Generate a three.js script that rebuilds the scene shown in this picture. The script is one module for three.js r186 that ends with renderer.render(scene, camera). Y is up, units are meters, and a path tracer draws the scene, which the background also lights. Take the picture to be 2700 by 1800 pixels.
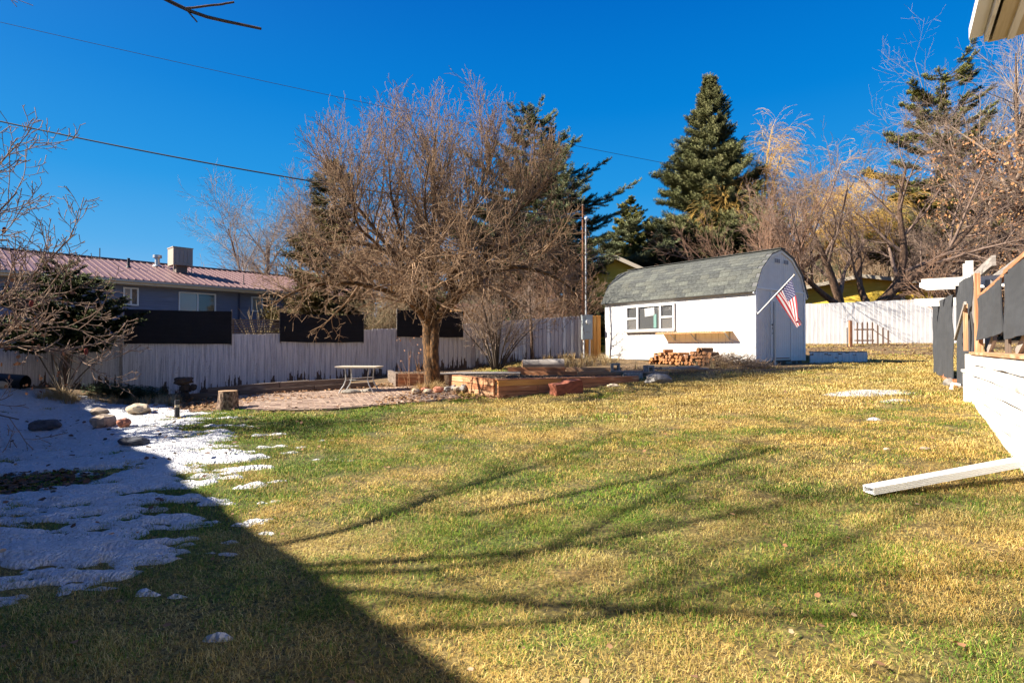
import * as THREE from 'three';
import { mergeGeometries } from 'three/addons/utils/BufferGeometryUtils.js';
import { ImprovedNoise } from 'three/addons/math/ImprovedNoise.js';

// ---------- camera, sky, sun, exposure ----------
const EXPOSURE = 3.25;
const scene = new THREE.Scene();
const camera = new THREE.PerspectiveCamera(63.33, 1024 / 682, 0.05, 3000);
camera.position.set(0, 1.5, 0);
camera.rotation.x = 0.0103;
const renderer = new THREE.WebGLRenderer({ antialias: true });
renderer.setSize(1024, 682);
renderer.toneMapping = THREE.LinearToneMapping;
renderer.toneMappingExposure = EXPOSURE;
renderer.shadowMap.enabled = true;
const SUN_ELEVATION = 36 * Math.PI / 180, SUN_BEHIND = 0.09;
const sunDir = new THREE.Vector3(-Math.cos(SUN_ELEVATION) * Math.cos(SUN_BEHIND), Math.sin(SUN_ELEVATION), Math.cos(SUN_ELEVATION) * Math.sin(SUN_BEHIND));
const sun = new THREE.DirectionalLight(new THREE.Color(1, 0.91, 0.77), 4.6);
sun.position.copy(sunDir).multiplyScalar(90);
sun.castShadow = true;
Object.assign(sun.shadow.camera, { left: -45, right: 45, top: 45, bottom: -45, near: 1, far: 220 });
sun.shadow.mapSize.set(4096, 4096);
scene.add(sun, sun.target);
{ // clear winter sky: deep blue overhead, pale along the horizon, a little brighter round the sun
  const stops = [[-90, 150, 150, 150], [-3, 168, 196, 222], [0, 180, 212, 240], [4, 136, 194, 240], [9, 86, 174, 236], [15, 38, 153, 229], [23, 4, 130, 217], [33, 0, 106, 199], [55, 0, 84, 174], [90, 0, 72, 158]];
  const lin = (c) => { c /= 255; return c <= 0.04045 ? c / 12.92 : Math.pow((c + 0.055) / 1.055, 2.4); };
  const W = 512, H = 256, data = new Float32Array(W * H * 4), d = new THREE.Vector3();
  for (let r = 0; r < H; r++) {
    const up = ((r + 0.5) / H - 0.5) * Math.PI, e = up * 180 / Math.PI;
    let k = 0; while (k < stops.length - 2 && stops[k + 1][0] < e) k++;
    const a = stops[k], b = stops[k + 1], f = (e - a[0]) / (b[0] - a[0]);
    const base = [1, 2, 3].map((c) => (lin(a[c]) * (1 - f) + lin(b[c]) * f) / EXPOSURE);
    for (let c = 0; c < W; c++) {
      const az = ((c + 0.5) / W - 0.5) * 2 * Math.PI;
      d.set(Math.cos(az) * Math.cos(up), Math.sin(up), Math.sin(az) * Math.cos(up));
      const ang = Math.acos(THREE.MathUtils.clamp(d.dot(sunDir), -1, 1)), glow = Math.exp(-ang / 0.2) * 0.5;
      for (let q = 0; q < 3; q++) data[(r * W + c) * 4 + q] = base[q] * (1 + glow) + glow * [0.55, 0.6, 0.62][q];
      data[(r * W + c) * 4 + 3] = 1;
    }
  }
  const t = new THREE.DataTexture(data, W, H, THREE.RGBAFormat, THREE.FloatType);
  t.mapping = THREE.EquirectangularReflectionMapping; t.magFilter = t.minFilter = THREE.LinearFilter; t.needsUpdate = true;
  scene.background = t; scene.environment = t;
}

// ---------- helpers ----------
let seed = 20250117;
const rnd = () => { seed = (seed + 0x6D2B79F5) | 0; let t = Math.imul(seed ^ (seed >>> 15), 1 | seed); t = (t + Math.imul(t ^ (t >>> 7), 61 | t)) ^ t; return ((t ^ (t >>> 14)) >>> 0) / 4294967296; };
const reseed = (s) => { seed = s; };
const R = (a, b) => a + (b - a) * rnd();
const pick = (a) => a[Math.floor(rnd() * a.length)];
const { clamp, lerp, smoothstep } = THREE.MathUtils;
const ss = (x, a, b) => { const t = clamp((x - a) / (b - a), 0, 1); return t * t * (3 - 2 * t); };
const PN = new ImprovedNoise();
const n2 = (x, y, z = 0.37) => PN.noise(x, y, z);
const fbm = (x, y, o = 4, z = 0.37) => { let s = 0, a = 0.5, f = 1; for (let i = 0; i < o; i++) { s += a * PN.noise(x * f, y * f, z + i * 7.3); a *= 0.5; f *= 2.03; } return s; };
const V = (X, Y, Z) => new THREE.Vector3(X, Y, -Z);   // X to the right, Y up, Z metres ahead of the camera
const table = (x, t) => { if (x <= t[0][0]) return t[0][1]; for (let i = 1; i < t.length; i++) if (x <= t[i][0]) return lerp(t[i - 1][1], t[i][1], (x - t[i - 1][0]) / (t[i][0] - t[i - 1][0])); return t[t.length - 1][1]; };
const C = (r, g, b) => new THREE.Color().setRGB(r, g, b);
const mat = (c, o = {}) => new THREE.MeshStandardMaterial({ color: Array.isArray(c) ? C(...c) : c, roughness: 0.85, ...o });
const used = {};
const numbered = (n) => { const k = used[n] = (used[n] ?? -1) + 1; return k ? n + '_' + String(k).padStart(3, '0') : n; };
function tag(o, label, category, group, kind) { if (label) o.userData.label = label; if (category) o.userData.category = category; if (group) o.userData.group = group; if (kind) o.userData.kind = kind; return o; }
function shade(o) { o.castShadow = o.receiveShadow = true; return o; }
function thing(name, label, category, p = new THREE.Vector3(), turn = 0, group) {
  const o = new THREE.Group(); o.name = numbered(name); o.position.copy(p); o.rotation.y = turn; scene.add(o); return tag(o, label, category, group);
}
function part(name, geo, m, parent, p, turn) { const o = shade(new THREE.Mesh(geo, m)); o.name = name; if (p) o.position.copy(p); if (turn) o.rotation.y = turn; parent.add(o); return o; }
function solo(name, geo, m, label, category, group, p, turn) { const o = shade(new THREE.Mesh(geo, m)); o.name = numbered(name); if (p) o.position.copy(p); if (turn) o.rotation.y = turn; scene.add(o); return tag(o, label, category, group); }
function struct(name, geo, m) { const o = shade(new THREE.Mesh(geo, m)); o.name = name; o.userData.kind = 'structure'; scene.add(o); return o; }

// textures: fn(u, v) gives sRGB 0..255
function tex(w, h, fn, srgb = true, mirror = true) {
  const d = new Uint8Array(w * h * 4);
  for (let y = 0; y < h; y++) for (let x = 0; x < w; x++) { const c = fn((x + 0.5) / w, (y + 0.5) / h), i = (y * w + x) * 4; for (let k = 0; k < 3; k++) d[i + k] = clamp(Array.isArray(c) ? c[k] : c, 0, 255); d[i + 3] = 255; }
  const t = new THREE.DataTexture(d, w, h); t.magFilter = THREE.LinearFilter; t.minFilter = THREE.LinearMipmapLinearFilter; t.generateMipmaps = true;
  t.wrapS = t.wrapT = mirror ? THREE.MirroredRepeatWrapping : THREE.RepeatWrapping; if (srgb) t.colorSpace = THREE.SRGBColorSpace; t.needsUpdate = true; return t;
}
const mixc = (a, b, t) => [0, 1, 2].map((k) => a[k] + (b[k] - a[k]) * clamp(t, 0, 1));
// wood grain runs along v; u and v in metres * scale
function woodTex(base, dark, wear, z, w = 96, h = 512) {
  return tex(w, h, (u, v) => {
    const g = fbm(u * 14 + n2(v * 2, z) * 1.5, v * 2.2, 4, z), f = fbm(u * 60, v * 5, 2, z + 3), k = fbm(u * 3, v * 3, 3, z + 9);
    let c = mixc(base, dark, 0.45 + g * 1.1 + f * 0.5); return mixc(c, wear, ss(k, 0.02, 0.4) * 0.6);
  });
}
// box whose uv run in metres with v along its longest side
function board(w, h, d, su = 4, sv = 0.8) {
  const g = new THREE.BoxGeometry(w, h, d), p = g.attributes.position, n = g.attributes.normal, uv = g.attributes.uv, ou = rnd() * 3, ov = rnd() * 3;
  const L = w >= h && w >= d ? 0 : h >= d ? 1 : 2;
  for (let i = 0; i < p.count; i++) {
    const P = [p.getX(i), p.getY(i), p.getZ(i)], N = [Math.abs(n.getX(i)), Math.abs(n.getY(i)), Math.abs(n.getZ(i))], ax = N.indexOf(Math.max(...N));
    const o = [0, 1, 2].filter((k) => k !== ax), vv = o.includes(L) ? L : o[1], uu = o.find((k) => k !== vv);
    uv.setXY(i, P[uu] * su + ou + ax * 0.31, P[vv] * sv + ov);
  }
  return g;
}
// a bar of section w x h between two points
function bar(a, b, w, h, roll = 0) {
  const len = a.distanceTo(b), g = board(w, len, h), q = new THREE.Quaternion();
  const y = b.clone().sub(a).normalize(), up = Math.abs(y.y) > 0.95 ? new THREE.Vector3(1, 0, 0) : new THREE.Vector3(0, 1, 0), x = new THREE.Vector3().crossVectors(y, up).normalize(), z = new THREE.Vector3().crossVectors(x, y);
  const m = new THREE.Matrix4().makeBasis(x, y, z); q.setFromRotationMatrix(m); if (roll) g.rotateY(roll);
  g.applyQuaternion(q); g.translate((a.x + b.x) / 2, (a.y + b.y) / 2, (a.z + b.z) / 2); return g;
}
class Tubes {   // collects tapered tubes into one geometry
  constructor(color = false) { this.p = []; this.n = []; this.i = []; this.uv = []; this.count = 0; }
  add(pts, rad, sides = 5, uvs = 1) {
    const T = new THREE.Vector3(), A = new THREE.Vector3(), B = new THREE.Vector3(), ref = new THREE.Vector3();
    const n = pts.length, start = this.p.length / 3; let vlen = 0;
    T.subVectors(pts[n - 1], pts[0]).normalize(); ref.set(0, 1, 0); if (Math.abs(T.y) > 0.9) ref.set(1, 0, 0.2).normalize();
    for (let k = 0; k < n; k++) {
      T.subVectors(pts[Math.min(k + 1, n - 1)], pts[Math.max(k - 1, 0)]).normalize();
      A.crossVectors(T, ref).normalize(); B.crossVectors(T, A); if (k) vlen += pts[k].distanceTo(pts[k - 1]);
      const r = typeof rad === 'number' ? rad : rad[k];
      for (let s = 0; s < sides; s++) {
        const a = s / sides * Math.PI * 2, c = Math.cos(a), d = Math.sin(a), nx = A.x * c + B.x * d, ny = A.y * c + B.y * d, nz = A.z * c + B.z * d;
        this.p.push(pts[k].x + nx * r, pts[k].y + ny * r, pts[k].z + nz * r); this.n.push(nx, ny, nz); this.uv.push(s / sides * uvs, vlen);
      }
    }
    for (let k = 0; k < n - 1; k++) for (let s = 0; s < sides; s++) { const a = start + k * sides + s, b = start + k * sides + (s + 1) % sides; this.i.push(a, b, a + sides, b, b + sides, a + sides); }
    this.count++;
  }
  geo() {
    const g = new THREE.BufferGeometry();
    g.setAttribute('position', new THREE.Float32BufferAttribute(this.p, 3)); g.setAttribute('normal', new THREE.Float32BufferAttribute(this.n, 3)); g.setAttribute('uv', new THREE.Float32BufferAttribute(this.uv, 2));
    g.setIndex(this.i); return g;
  }
}
function tube(pts, rad, sides = 8) { const t = new Tubes(); t.add(pts, rad, sides); return t.geo(); }
function rock(w, h, d, z, bump = 0.25, detail = 3) {
  const g = new THREE.IcosahedronGeometry(1, detail), p = g.attributes.position, v = new THREE.Vector3();
  for (let i = 0; i < p.count; i++) { v.fromBufferAttribute(p, i); const k = 1 + bump * (PN.noise(v.x * 1.3 + z, v.y * 1.3, v.z * 1.3) * 1.4 + 0.4 * PN.noise(v.x * 4 + z, v.y * 4, v.z * 4)); p.setXYZ(i, v.x * k * w / 2, v.y * k * h / 2, v.z * k * d / 2); }
  const q = g.attributes.uv; for (let i = 0; i < p.count; i++) q.setXY(i, p.getX(i) * 2 + p.getZ(i), p.getY(i) * 2 + p.getZ(i) * 0.7);
  g.computeVertexNormals(); return g;
}
// ---------- ground height ----------
function G(X, Z) {
  const p = 0.057 * clamp(X, -16, 25) + 0.0547 * clamp(Z, -12, 40);
  let y = p < 1.02 ? p : 1.02 + (p - 1.02) * 0.22;
  y += 0.5 * ss(-X, 8.3, 11.3) * ss(Z, 6, 11.5);                                     // bank in the corner by the bushes
  y += ss(X, 8.4, 9.2) * ss(Z, 15.3, 21) * 0.40;                                     // slope up to the far fence
  if (Z > 16) y += ss(X, -3, 2) * (1 - ss(X, 7, 9)) * 0.10 * ss(Z, 15.5, 17.5);
  y += 0.018 * n2(X * 0.9, Z * 0.9) + 0.03 * n2(X * 0.3, Z * 0.3, 4.2);
  if (Z > 40) y += (Z - 40) * 0.02;
  return y;
}
// ---------- the ground ----------
const inPoly = (P, x, z) => { let c = false; for (let i = 0, j = P.length - 1; i < P.length; j = i++) if ((P[i][1] > z) !== (P[j][1] > z) && x < (P[j][0] - P[i][0]) * (z - P[i][1]) / (P[j][1] - P[i][1]) + P[i][0]) c = !c; return c; };
const PATIO = [[-5.75, 11.3], [-5.3, 10.7], [-4.6, 10.3], [-3.4, 9.98], [-2.7, 10.08], [-1.76, 10.25], [-1.0, 10.5], [-1.25, 11.9], [-2.3, 12.85], [-6.5, 12.85], [-6.4, 12.2]];
const BED = [[-0.29, 10.35], [-1.31, 11.98], [-1.05, 12.55], [-1.75, 13.15], [-2.62, 12.95], [-3.3, 14.9], [0.9, 14.9], [3.1, 13.2], [2.54, 11.5]];   // raised timber bed
const snowEdge = (Z) => table(Z, [[3, -3.1], [3.5, -2.75], [3.8, -2.45], [4.5, -2.86], [5.3, -2.9], [6.4, -3.15], [7.5, -3.85], [9, -5.2], [10.9, -6.6], [12, -7.9], [13, -9.5]]);
function snowDepth(X, Z) {
  const d = snowEdge(Z) - X, f = Math.min(d * 0.75, (Z - 3.45) * 1.0);
  let h = 0.12 * clamp(f - 0.08, -1.4, 0.42 + 0.2 * ss(Z, 6, 9)) + 0.24 * fbm(X * 1.6 + Z * 0.4, Z * 4.2, 5, 2.2) + 0.11 * fbm(X * 4.3 + Z, Z * 11, 3, 5.9) * (1 - 0.6 * ss(Z, 7, 9)) + 0.02 * ss(Z, 6, 9);
  for (const [a, b, c, d] of [[-1.95, 4.35, 0.2, 0.09], [-1.75, 4.1, 0.28, 0.06], [-2.0, 3.95, 0.1, 0.05], [-2.35, 3.72, 0.16, 0.05], [-1.95, 3.2, 0.1, 0.04], [-3.05, 7.1, 0.35, 0.05], [-2.7, 6.75, 0.2, 0.06], [-2.45, 7.3, 0.3, 0.05], [-3.4, 7.9, 0.4, 0.06], [-1.45, 2.75, 0.09, 0.03], [-2.35, 2.5, 0.12, 0.05]]) h = Math.max(h, 0.035 - 0.06 * Math.hypot((X - a) / c, (Z - b) / d) + 0.10 * fbm(X * 5, Z * 9, 4, a));
  h -= 0.22 * Math.exp(-(((X + 5.35) / 0.7) ** 2 + ((Z - 5.95) / 0.33) ** 2));
  h -= 0.25 * ss(Z, 12.2, 12.9) ;
  return h;
}
function grassCover(X, Z) {   // how much of the ground is lawn
  if (inPoly(PATIO, X, Z) || inPoly(BED, X, Z)) return 0;
  const w = 0.25 * fbm(X * 1.7, Z * 1.7, 3, 5.5);
  let g = 1;
  if (X < -0.9) g *= 1 - ss(Z + w, 11.2 + 0.5 * ss(-X, 5, 7), 12);
  if (X < -5.2 && X > -7.5) g *= 1 - ss(Z + w, 10.5, 11);
  if (X > 0.5 && X < 7) g *= 1 - ss(Z + w - 0.1 * (4 - X), 11.9, 12.7);
  if (X > 8.0) g *= 1 - 0.85 * ss(Z + w * 3, 16.2, 17.5);
  if (X >= 7 && X <= 8) g *= 1 - ss(Z + w, 12.9, 13.6);
  if (X < -11.5 || Z > 22 || X > 19) g = 0;
  return g;
}
function greenness(X, Z) {
  let b = 0.46 + 0.5 * ss(-X, 0.0, 3.2) * (1 - ss(Z, 10.5, 11.3)) - 0.42 * ss(Z, 6.2, 9) * ss(X, -2.8, 0.2) - 0.18 * ss(X, 1.5, 3.5);
  b += 0.35 * Math.exp(-(((X - 5.4) / 1.2) ** 2 + ((Z - 7.4) / 0.7) ** 2)) + 0.35 * Math.exp(-(((X - 0.9) / 0.5) ** 2 + ((Z - 3.9) / 0.45) ** 2)) + 0.15 * Math.exp(-(((X - 1.0) / 2.0) ** 2 + ((Z - 5.0) / 1.4) ** 2));
  b -= 0.3 * (1 - ss(Z, 3.2, 5.2)) * ss(-X, 0.2, 1.5);
  return clamp(b + 1.5 * fbm(X * 0.9, Z * 1.2, 5, 8.1), 0, 1);
}
const STRAW = [[0.57, 0.41, 0.125], [0.48, 0.33, 0.085], [0.64, 0.50, 0.20], [0.38, 0.245, 0.065]], GREENS = [[0.09, 0.185, 0.016], [0.14, 0.24, 0.02], [0.21, 0.275, 0.03], [0.075, 0.155, 0.02]];
{
  const xs = [], zs = [];
  for (let x = -14; x <= 20.001; x += 0.14) xs.push(x);
  for (let k = 1, x = 20; x < 900; k++) { x += 0.14 * Math.pow(1.22, k); xs.push(x); xs.unshift(-14 - (x - 20)); }
  for (let z = 1; z <= 23; z += 0.12) zs.push(z);
  for (let k = 1, z = 23; z < 1500; k++) { z += 0.14 * Math.pow(1.2, k); zs.push(z); }
  for (let k = 1, z = 1; z > -300; k++) { z -= 0.2 * Math.pow(1.25, k); zs.unshift(z); }
  const P = [], U = [], K = [], I = [], nx = xs.length, nz = zs.length;
  for (const z of zs) for (const x of xs) {
    P.push(x, G(x, z), -z); U.push(x * 0.55, z * 0.55);
    const g = grassCover(x, z), gr = greenness(x, z), q = fbm(x * 2.3, z * 2.3, 3, 3.3);
    const lawn = mixc([0.31, 0.215, 0.075], [0.12, 0.13, 0.03], gr + q * 0.3), soil = mixc([0.20, 0.125, 0.065], [0.30, 0.20, 0.095], 0.5 + q * 1.4);
    K.push(...mixc(soil, lawn, g + 0.0));
  }
  for (let j = 0; j < nz - 1; j++) for (let i = 0; i < nx - 1; i++) { const a = j * nx + i; I.push(a, a + 1, a + nx, a + 1, a + nx + 1, a + nx); }
  const g = new THREE.BufferGeometry();
  g.setAttribute('position', new THREE.Float32BufferAttribute(P, 3)); g.setAttribute('uv', new THREE.Float32BufferAttribute(U, 2)); g.setAttribute('color', new THREE.Float32BufferAttribute(K, 3)); g.setIndex(I); g.computeVertexNormals();
  const speck = tex(512, 512, (u, v) => { const a = fbm(u * 60, v * 60, 3, 1.1), b = fbm(u * 9, v * 9, 3, 6.1); const k = 196 + a * 190 + b * 80; return [k, k * 0.98, k * 0.93]; });
  const bump = tex(512, 512, (u, v) => 128 + 200 * fbm(u * 50, v * 50, 4, 2.7), false);
  struct('lawn', g, new THREE.MeshStandardMaterial({ vertexColors: true, map: speck, bumpMap: bump, bumpScale: 0.02, roughness: 1 }));
}
// ---------- grass blades ----------
function tuftGeo(blades, spread, hgt, wid, lay) {
  const P = [], N = [], I = [];
  for (let k = 0; k < blades; k++) {
    const a = R(0, 6.283), r = spread * Math.sqrt(rnd()), x = Math.cos(a) * r, z = Math.sin(a) * r, d = R(0, 6.283), L = hgt * R(0.6, 1.3), ln = R(lay * 0.5, lay), w = wid * R(0.7, 1.2), s = P.length / 3;
    const dx = Math.cos(d), dz = Math.sin(d), px = -dz, pz = dx, y1 = L * 0.5 * Math.cos(ln * 0.6), y2 = y1 + L * 0.5 * Math.cos(Math.min(1.75, ln * 1.5)), o1 = L * 0.5 * Math.sin(ln * 0.6), o2 = o1 + L * 0.5 * Math.sin(Math.min(1.75, ln * 1.5));
    P.push(x - px * w, -0.004, z - pz * w, x + px * w, -0.004, z + pz * w, x + dx * o1 - px * w * 0.8, y1, z + dz * o1 - pz * w * 0.8, x + dx * o1 + px * w * 0.8, y1, z + dz * o1 + pz * w * 0.8, x + dx * o2, Math.max(y2, 0.004), z + dz * o2);
    for (let q = 0; q < 5; q++) N.push(-dx * 0.45, 0.85, -dz * 0.45);
    I.push(s, s + 1, s + 2, s + 1, s + 3, s + 2, s + 2, s + 3, s + 4);
  }
  const g = new THREE.BufferGeometry(); g.setAttribute('position', new THREE.Float32BufferAttribute(P, 3)); g.setAttribute('normal', new THREE.Float32BufferAttribute(N, 3)); g.setIndex(I); return g;
}
{
  reseed(11);
  const grassMat = new THREE.MeshPhysicalMaterial({ color: 0xffffff, vertexColors: true, roughness: 0.75, side: THREE.DoubleSide, specularIntensity: 0.35 });
  const paintTuft = (g, pal, other, share) => { const n = g.attributes.position.count, K = []; for (let i = 0; i < n; i += 5) { const c = mixc(pick(rnd() < share ? other : pal), pick(pal), R(0, 0.6)), b = R(0.72, 1.2); for (let q = 0; q < 5; q++) K.push(c[0] * b, c[1] * b, c[2] * b); } g.setAttribute('color', new THREE.Float32BufferAttribute(K, 3)); return g; };
  const bands = [   // Z from, Z to, clumps per m2, geometry
    [1.6, 4.2, 150, [110, 0.13, 0.038, 0.0011, 1.45]], [4.2, 7.5, 110, [84, 0.16, 0.037, 0.0017, 1.4]], [7.5, 11.5, 70, [70, 0.2, 0.042, 0.0028, 1.3]], [11.5, 22, 26, [64, 0.3, 0.045, 0.0045, 1.25]]];
  const m = new THREE.Matrix4(), q = new THREE.Quaternion(), e = new THREE.Euler(), s = new THREE.Vector3(), c = new THREE.Color();
  bands.forEach(([z0, z1, den, ga], bi) => {
    const x0 = -z1 * 0.97 - 0.3, x1 = Math.min(z1 * 0.97 + 0.3, 18), lists = [[], [], [], []], count = Math.floor((z1 - z0) * (x1 - x0) * den);
    for (let k = 0; k < count; k++) {
      const X = R(x0, x1), Z = R(z0, z1); if (Math.abs(X) > Z * 0.97 + 0.3) continue;
      const g = grassCover(X, Z); if (rnd() > g * 0.98 + (X > 8 && Z > 16 ? 0.06 : X > 0.5 && X < 7 && Z > 12 && Z < 13.4 ? 0.14 : 0)) continue;
      if (X < -1.5 && snowDepth(X, Z) > 0.03) continue;
      const gr = greenness(X, Z); lists[(rnd() < gr * 1.2 - 0.1 ? 2 : 0) + (rnd() < 0.5 ? 0 : 1)].push([X, Z]);
    }
    lists.forEach((list, v) => {
      const green = v > 1, geo = tuftGeo(...ga); paintTuft(geo, green ? GREENS : STRAW, green ? STRAW : GREENS, green ? 0.3 : 0.12);
      const im = new THREE.InstancedMesh(geo, grassMat, list.length); im.name = numbered('grass'); shade(im);
      list.forEach(([X, Z], k) => {
        const thick = 0.7 + 0.8 * clamp(fbm(X * 1.3, Z * 1.3, 3, 4.4) + 0.3, 0, 1), tone = 0.98 + 0.75 * fbm(X * 1.9, Z * 2.6, 4, 6.6), warm = 1 + 0.25 * fbm(X * 0.7, Z * 0.9, 2, 9.9);
        e.set(R(-0.12, 0.12), R(0, 6.283), R(-0.12, 0.12)); q.setFromEuler(e); s.set(R(0.85, 1.2), R(0.75, 1.2) * thick * (green ? 1.1 : 0.95), R(0.85, 1.2));
        m.compose(V(X, G(X, Z) + R(-0.006, 0.004), Z), q, s); im.setMatrixAt(k, m); im.setColorAt(k, c.setRGB(tone * warm, tone, tone / warm));
      });
      tag(im, 'short winter grass, straw coloured with green patches', 'grass', null, 'stuff'); scene.add(im);
    });
  });
}
// ---------- snow ----------
function heightSheet(x0, x1, z0, z1, step, top) {   // sheet over the ground where top(X, Z) is above it
  const nx = Math.round((x1 - x0) / step) + 1, nz = Math.round((z1 - z0) / step) + 1, id = new Int32Array(nx * nz).fill(-1), H = new Float32Array(nx * nz), P = [], U = [], I = [];
  for (let j = 0; j < nz; j++) for (let i = 0; i < nx; i++) H[j * nx + i] = top(x0 + i * step, z0 + j * step);
  const vert = (k) => { if (id[k] < 0) { const X = x0 + (k % nx) * step, Z = z0 + Math.floor(k / nx) * step; id[k] = P.length / 3; P.push(X, G(X, Z) + clamp(H[k], -0.03, 9), -Z); U.push(X, Z); } return id[k]; };
  for (let j = 0; j < nz - 1; j++) for (let i = 0; i < nx - 1; i++) {
    const a = j * nx + i; if (Math.max(H[a], H[a + 1], H[a + nx], H[a + nx + 1]) < -0.005) continue;
    const A = vert(a), B = vert(a + 1), D = vert(a + nx), E = vert(a + nx + 1); I.push(A, B, D, B, E, D);
  }
  const g = new THREE.BufferGeometry(); g.setAttribute('position', new THREE.Float32BufferAttribute(P, 3)); g.setAttribute('uv', new THREE.Float32BufferAttribute(U, 2)); g.setIndex(I); g.computeVertexNormals(); return g;
}
const snowMap = tex(512, 512, (u, v) => { const a = fbm(u * 22, v * 22, 4, 1.7), b = ss(fbm(u * 70, v * 70, 2, 5.2), 0.28, 0.42); return mixc(mixc([206, 208, 212], [178, 177, 178], a + 0.45), [112, 94, 76], b * 0.55); });
const snowMat = new THREE.MeshPhysicalMaterial({ color: 0xffffff, map: snowMap, roughness: 0.65, bumpMap: tex(512, 512, (u, v) => 128 + 220 * fbm(u * 40, v * 40, 4, 3.9), false), bumpScale: 0.035 });
{
  const shape = (h) => h < 0 ? h * 1.6 : 0.055 * (1 - Math.exp(-h / 0.05));
  const o = struct('snow', heightSheet(-13, -1.2, 2.6, 13, 0.035, (X, Z) => { const h = snowDepth(X, Z), k = ss(h, 0.0, 0.07); return shape(h) + k * (0.06 * fbm(X * 1.6 + Z * 0.5, Z * 4.5, 3, 7.7) + 0.024 * fbm(X * 5, Z * 12, 4, 1.7)) + (1 - k) * 0.006 * fbm(X * 9, Z * 12, 3, 2.7); }), snowMat);
  tag(o, 'melting snow spread over the lawn and bank', 'snow', null, 'stuff');
  const blob = (cx, cz, rx, rz, z) => heightSheet(cx - rx * 1.5, cx + rx * 1.5, cz - rz * 1.6, cz + rz * 1.6, 0.03, (X, Z) => { const d = 1 - Math.hypot((X - cx) / rx, (Z - cz) / rz) + 0.6 * fbm(X * 2.6, Z * 5, 3, z); return d < 0 ? d * 0.1 : 0.03 * (1 - Math.exp(-d * 3)) + 0.012 * fbm(X * 8, Z * 9, 2, z); });
  const pat = [[5.62, 8.66, 0.62, 0.3, 'large white snow remnant on the lawn near the deck'], [5.42, 7.83, 0.24, 0.13, 'oval snow remnant beside the large one near the deck'], [4.4, 6.73, 0.09, 0.06, 'tiny snow scrap on straw lawn between deck and downspout']];
  for (const [x, z, a, b, l] of pat) solo('snow_patch', blob(x, z, a, b, x), snowMat, l, 'snow');
}
// ---------- brick patio ----------
{
  reseed(5);
  const base = new THREE.Shape(PATIO.map(([x, z]) => new THREE.Vector2(x, z))), bg = new THREE.ShapeGeometry(base), bp = bg.attributes.position;
  const patioY = (X, Z) => 0.057 * X + 0.0547 * Z + 0.04;
  for (let i = 0; i < bp.count; i++) { const X = bp.getX(i), Z = bp.getY(i); bp.setXYZ(i, X, patioY(X, Z) - 0.012, -Z); }
  bg.index.array.reverse(); bg.computeVertexNormals();
  const patio = struct('patio', bg, mat([0.26, 0.19, 0.14], { roughness: 1 }));
  const pt = [0, 1, 2, 3].map((k) => tex(64, 64, (u, v) => { const a = fbm(u * 8, v * 8, 4, k * 3.1); return mixc([[186, 162, 142], [174, 150, 132], [194, 172, 152], [166, 142, 128]][k], [126, 104, 90], a + 0.25); }));
  const pm = pt.map((t) => mat(0xffffff, { map: t, roughness: 0.95 }));
  const pg = new THREE.BoxGeometry(0.194, 0.05, 0.094); let all = [];
  const th = 0.38, ct = Math.cos(th), st = Math.sin(th);
  for (let j = -80; j < 80; j++) for (let i = -40; i < 40; i++) {
    const a = (i + (j & 1) * 0.5) * 0.2, b = j * 0.1, X = -3.5 + a * ct - b * st, Z = 11.5 + a * st + b * ct;
    if (inPoly(PATIO, X - 0.07, Z - 0.04) && inPoly(PATIO, X + 0.07, Z + 0.04) && !inPoly(BED, X, Z)) all.push([X, Z]);
  }
  all.sort((p, q) => (p[1] - q[1])); const rest = [];
  all.forEach(([X, Z], k) => {
    const y = patioY(X, Z) - 0.025 + R(-0.003, 0.004);
    if (k < 300) { const o = part('paver', pg, pick(pm), patio, V(X, y, Z), th + R(-0.03, 0.03)); }
    else { const g = pg.clone(); g.rotateY(th + R(-0.03, 0.03)); g.translate(X, y, -Z); rest.push(g); }
  });
  const o = part('paver_field', mergeGeometries(rest), pm[0], patio); o.userData.kind = 'stuff';
}
// ---------- shared materials ----------
const peel = (z, amount, wear, paint = [208, 206, 207], raw = [112, 92, 78]) => tex(64, 512, (u, v) => {   // old paint on a fence board; v = 0 at the foot
  const g = fbm(u * 10, v * 14, 3, z), grain = fbm(u * 26, v * 3, 3, z + 4), streak = fbm(u * 5 + z, v * 1.6, 3, z + 2);
  let c = mixc(paint, [140, 138, 145], ss(grain + streak * 0.9, -0.12, 0.4) * Math.min(1, wear * 1.25));
  c = mixc(c, [122, 110, 106], ss(grain * 0.9 + fbm(u * 20, v * 40, 2, z), 0.28, 0.45) * wear * 0.8);
  const uq = Math.floor(u * 9 + 0.35 * n2(v * 30, z)) / 9, edge = amount * (0.07 + 0.13 * Math.max(0, n2(uq * 11.3, z * 3.7) + 0.25) + 0.3 * Math.max(0, n2(uq * 2.1 + 0.3, z * 1.3 + 5))) + 0.012 * n2(u * 30, z);
  if (v < edge + g * 0.02) c = mixc(raw, [72, 60, 54], 0.5 + grain * 1.6);
  if (fbm(u * 9, v * 34, 3, z + 6) > 0.44 - 0.06 * wear && v < 0.75) c = mixc(raw, [80, 66, 58], 0.5 + grain);
  return c;
}, true, false);
const fenceMats = []; for (let k = 0; k < 8; k++) fenceMats.push(mat(0xffffff, { map: peel(k * 1.7 + 0.4, k % 3 === 2 ? 0.4 : 1, 0.35 + 0.08 * k), roughness: 0.9 }));
const greyBoards = [0, 1, 2].map((k) => mat(0xffffff, { map: peel(k * 2.9 + 31, 0.6, 1.25, [176, 168, 170]), roughness: 0.95 }));
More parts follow.
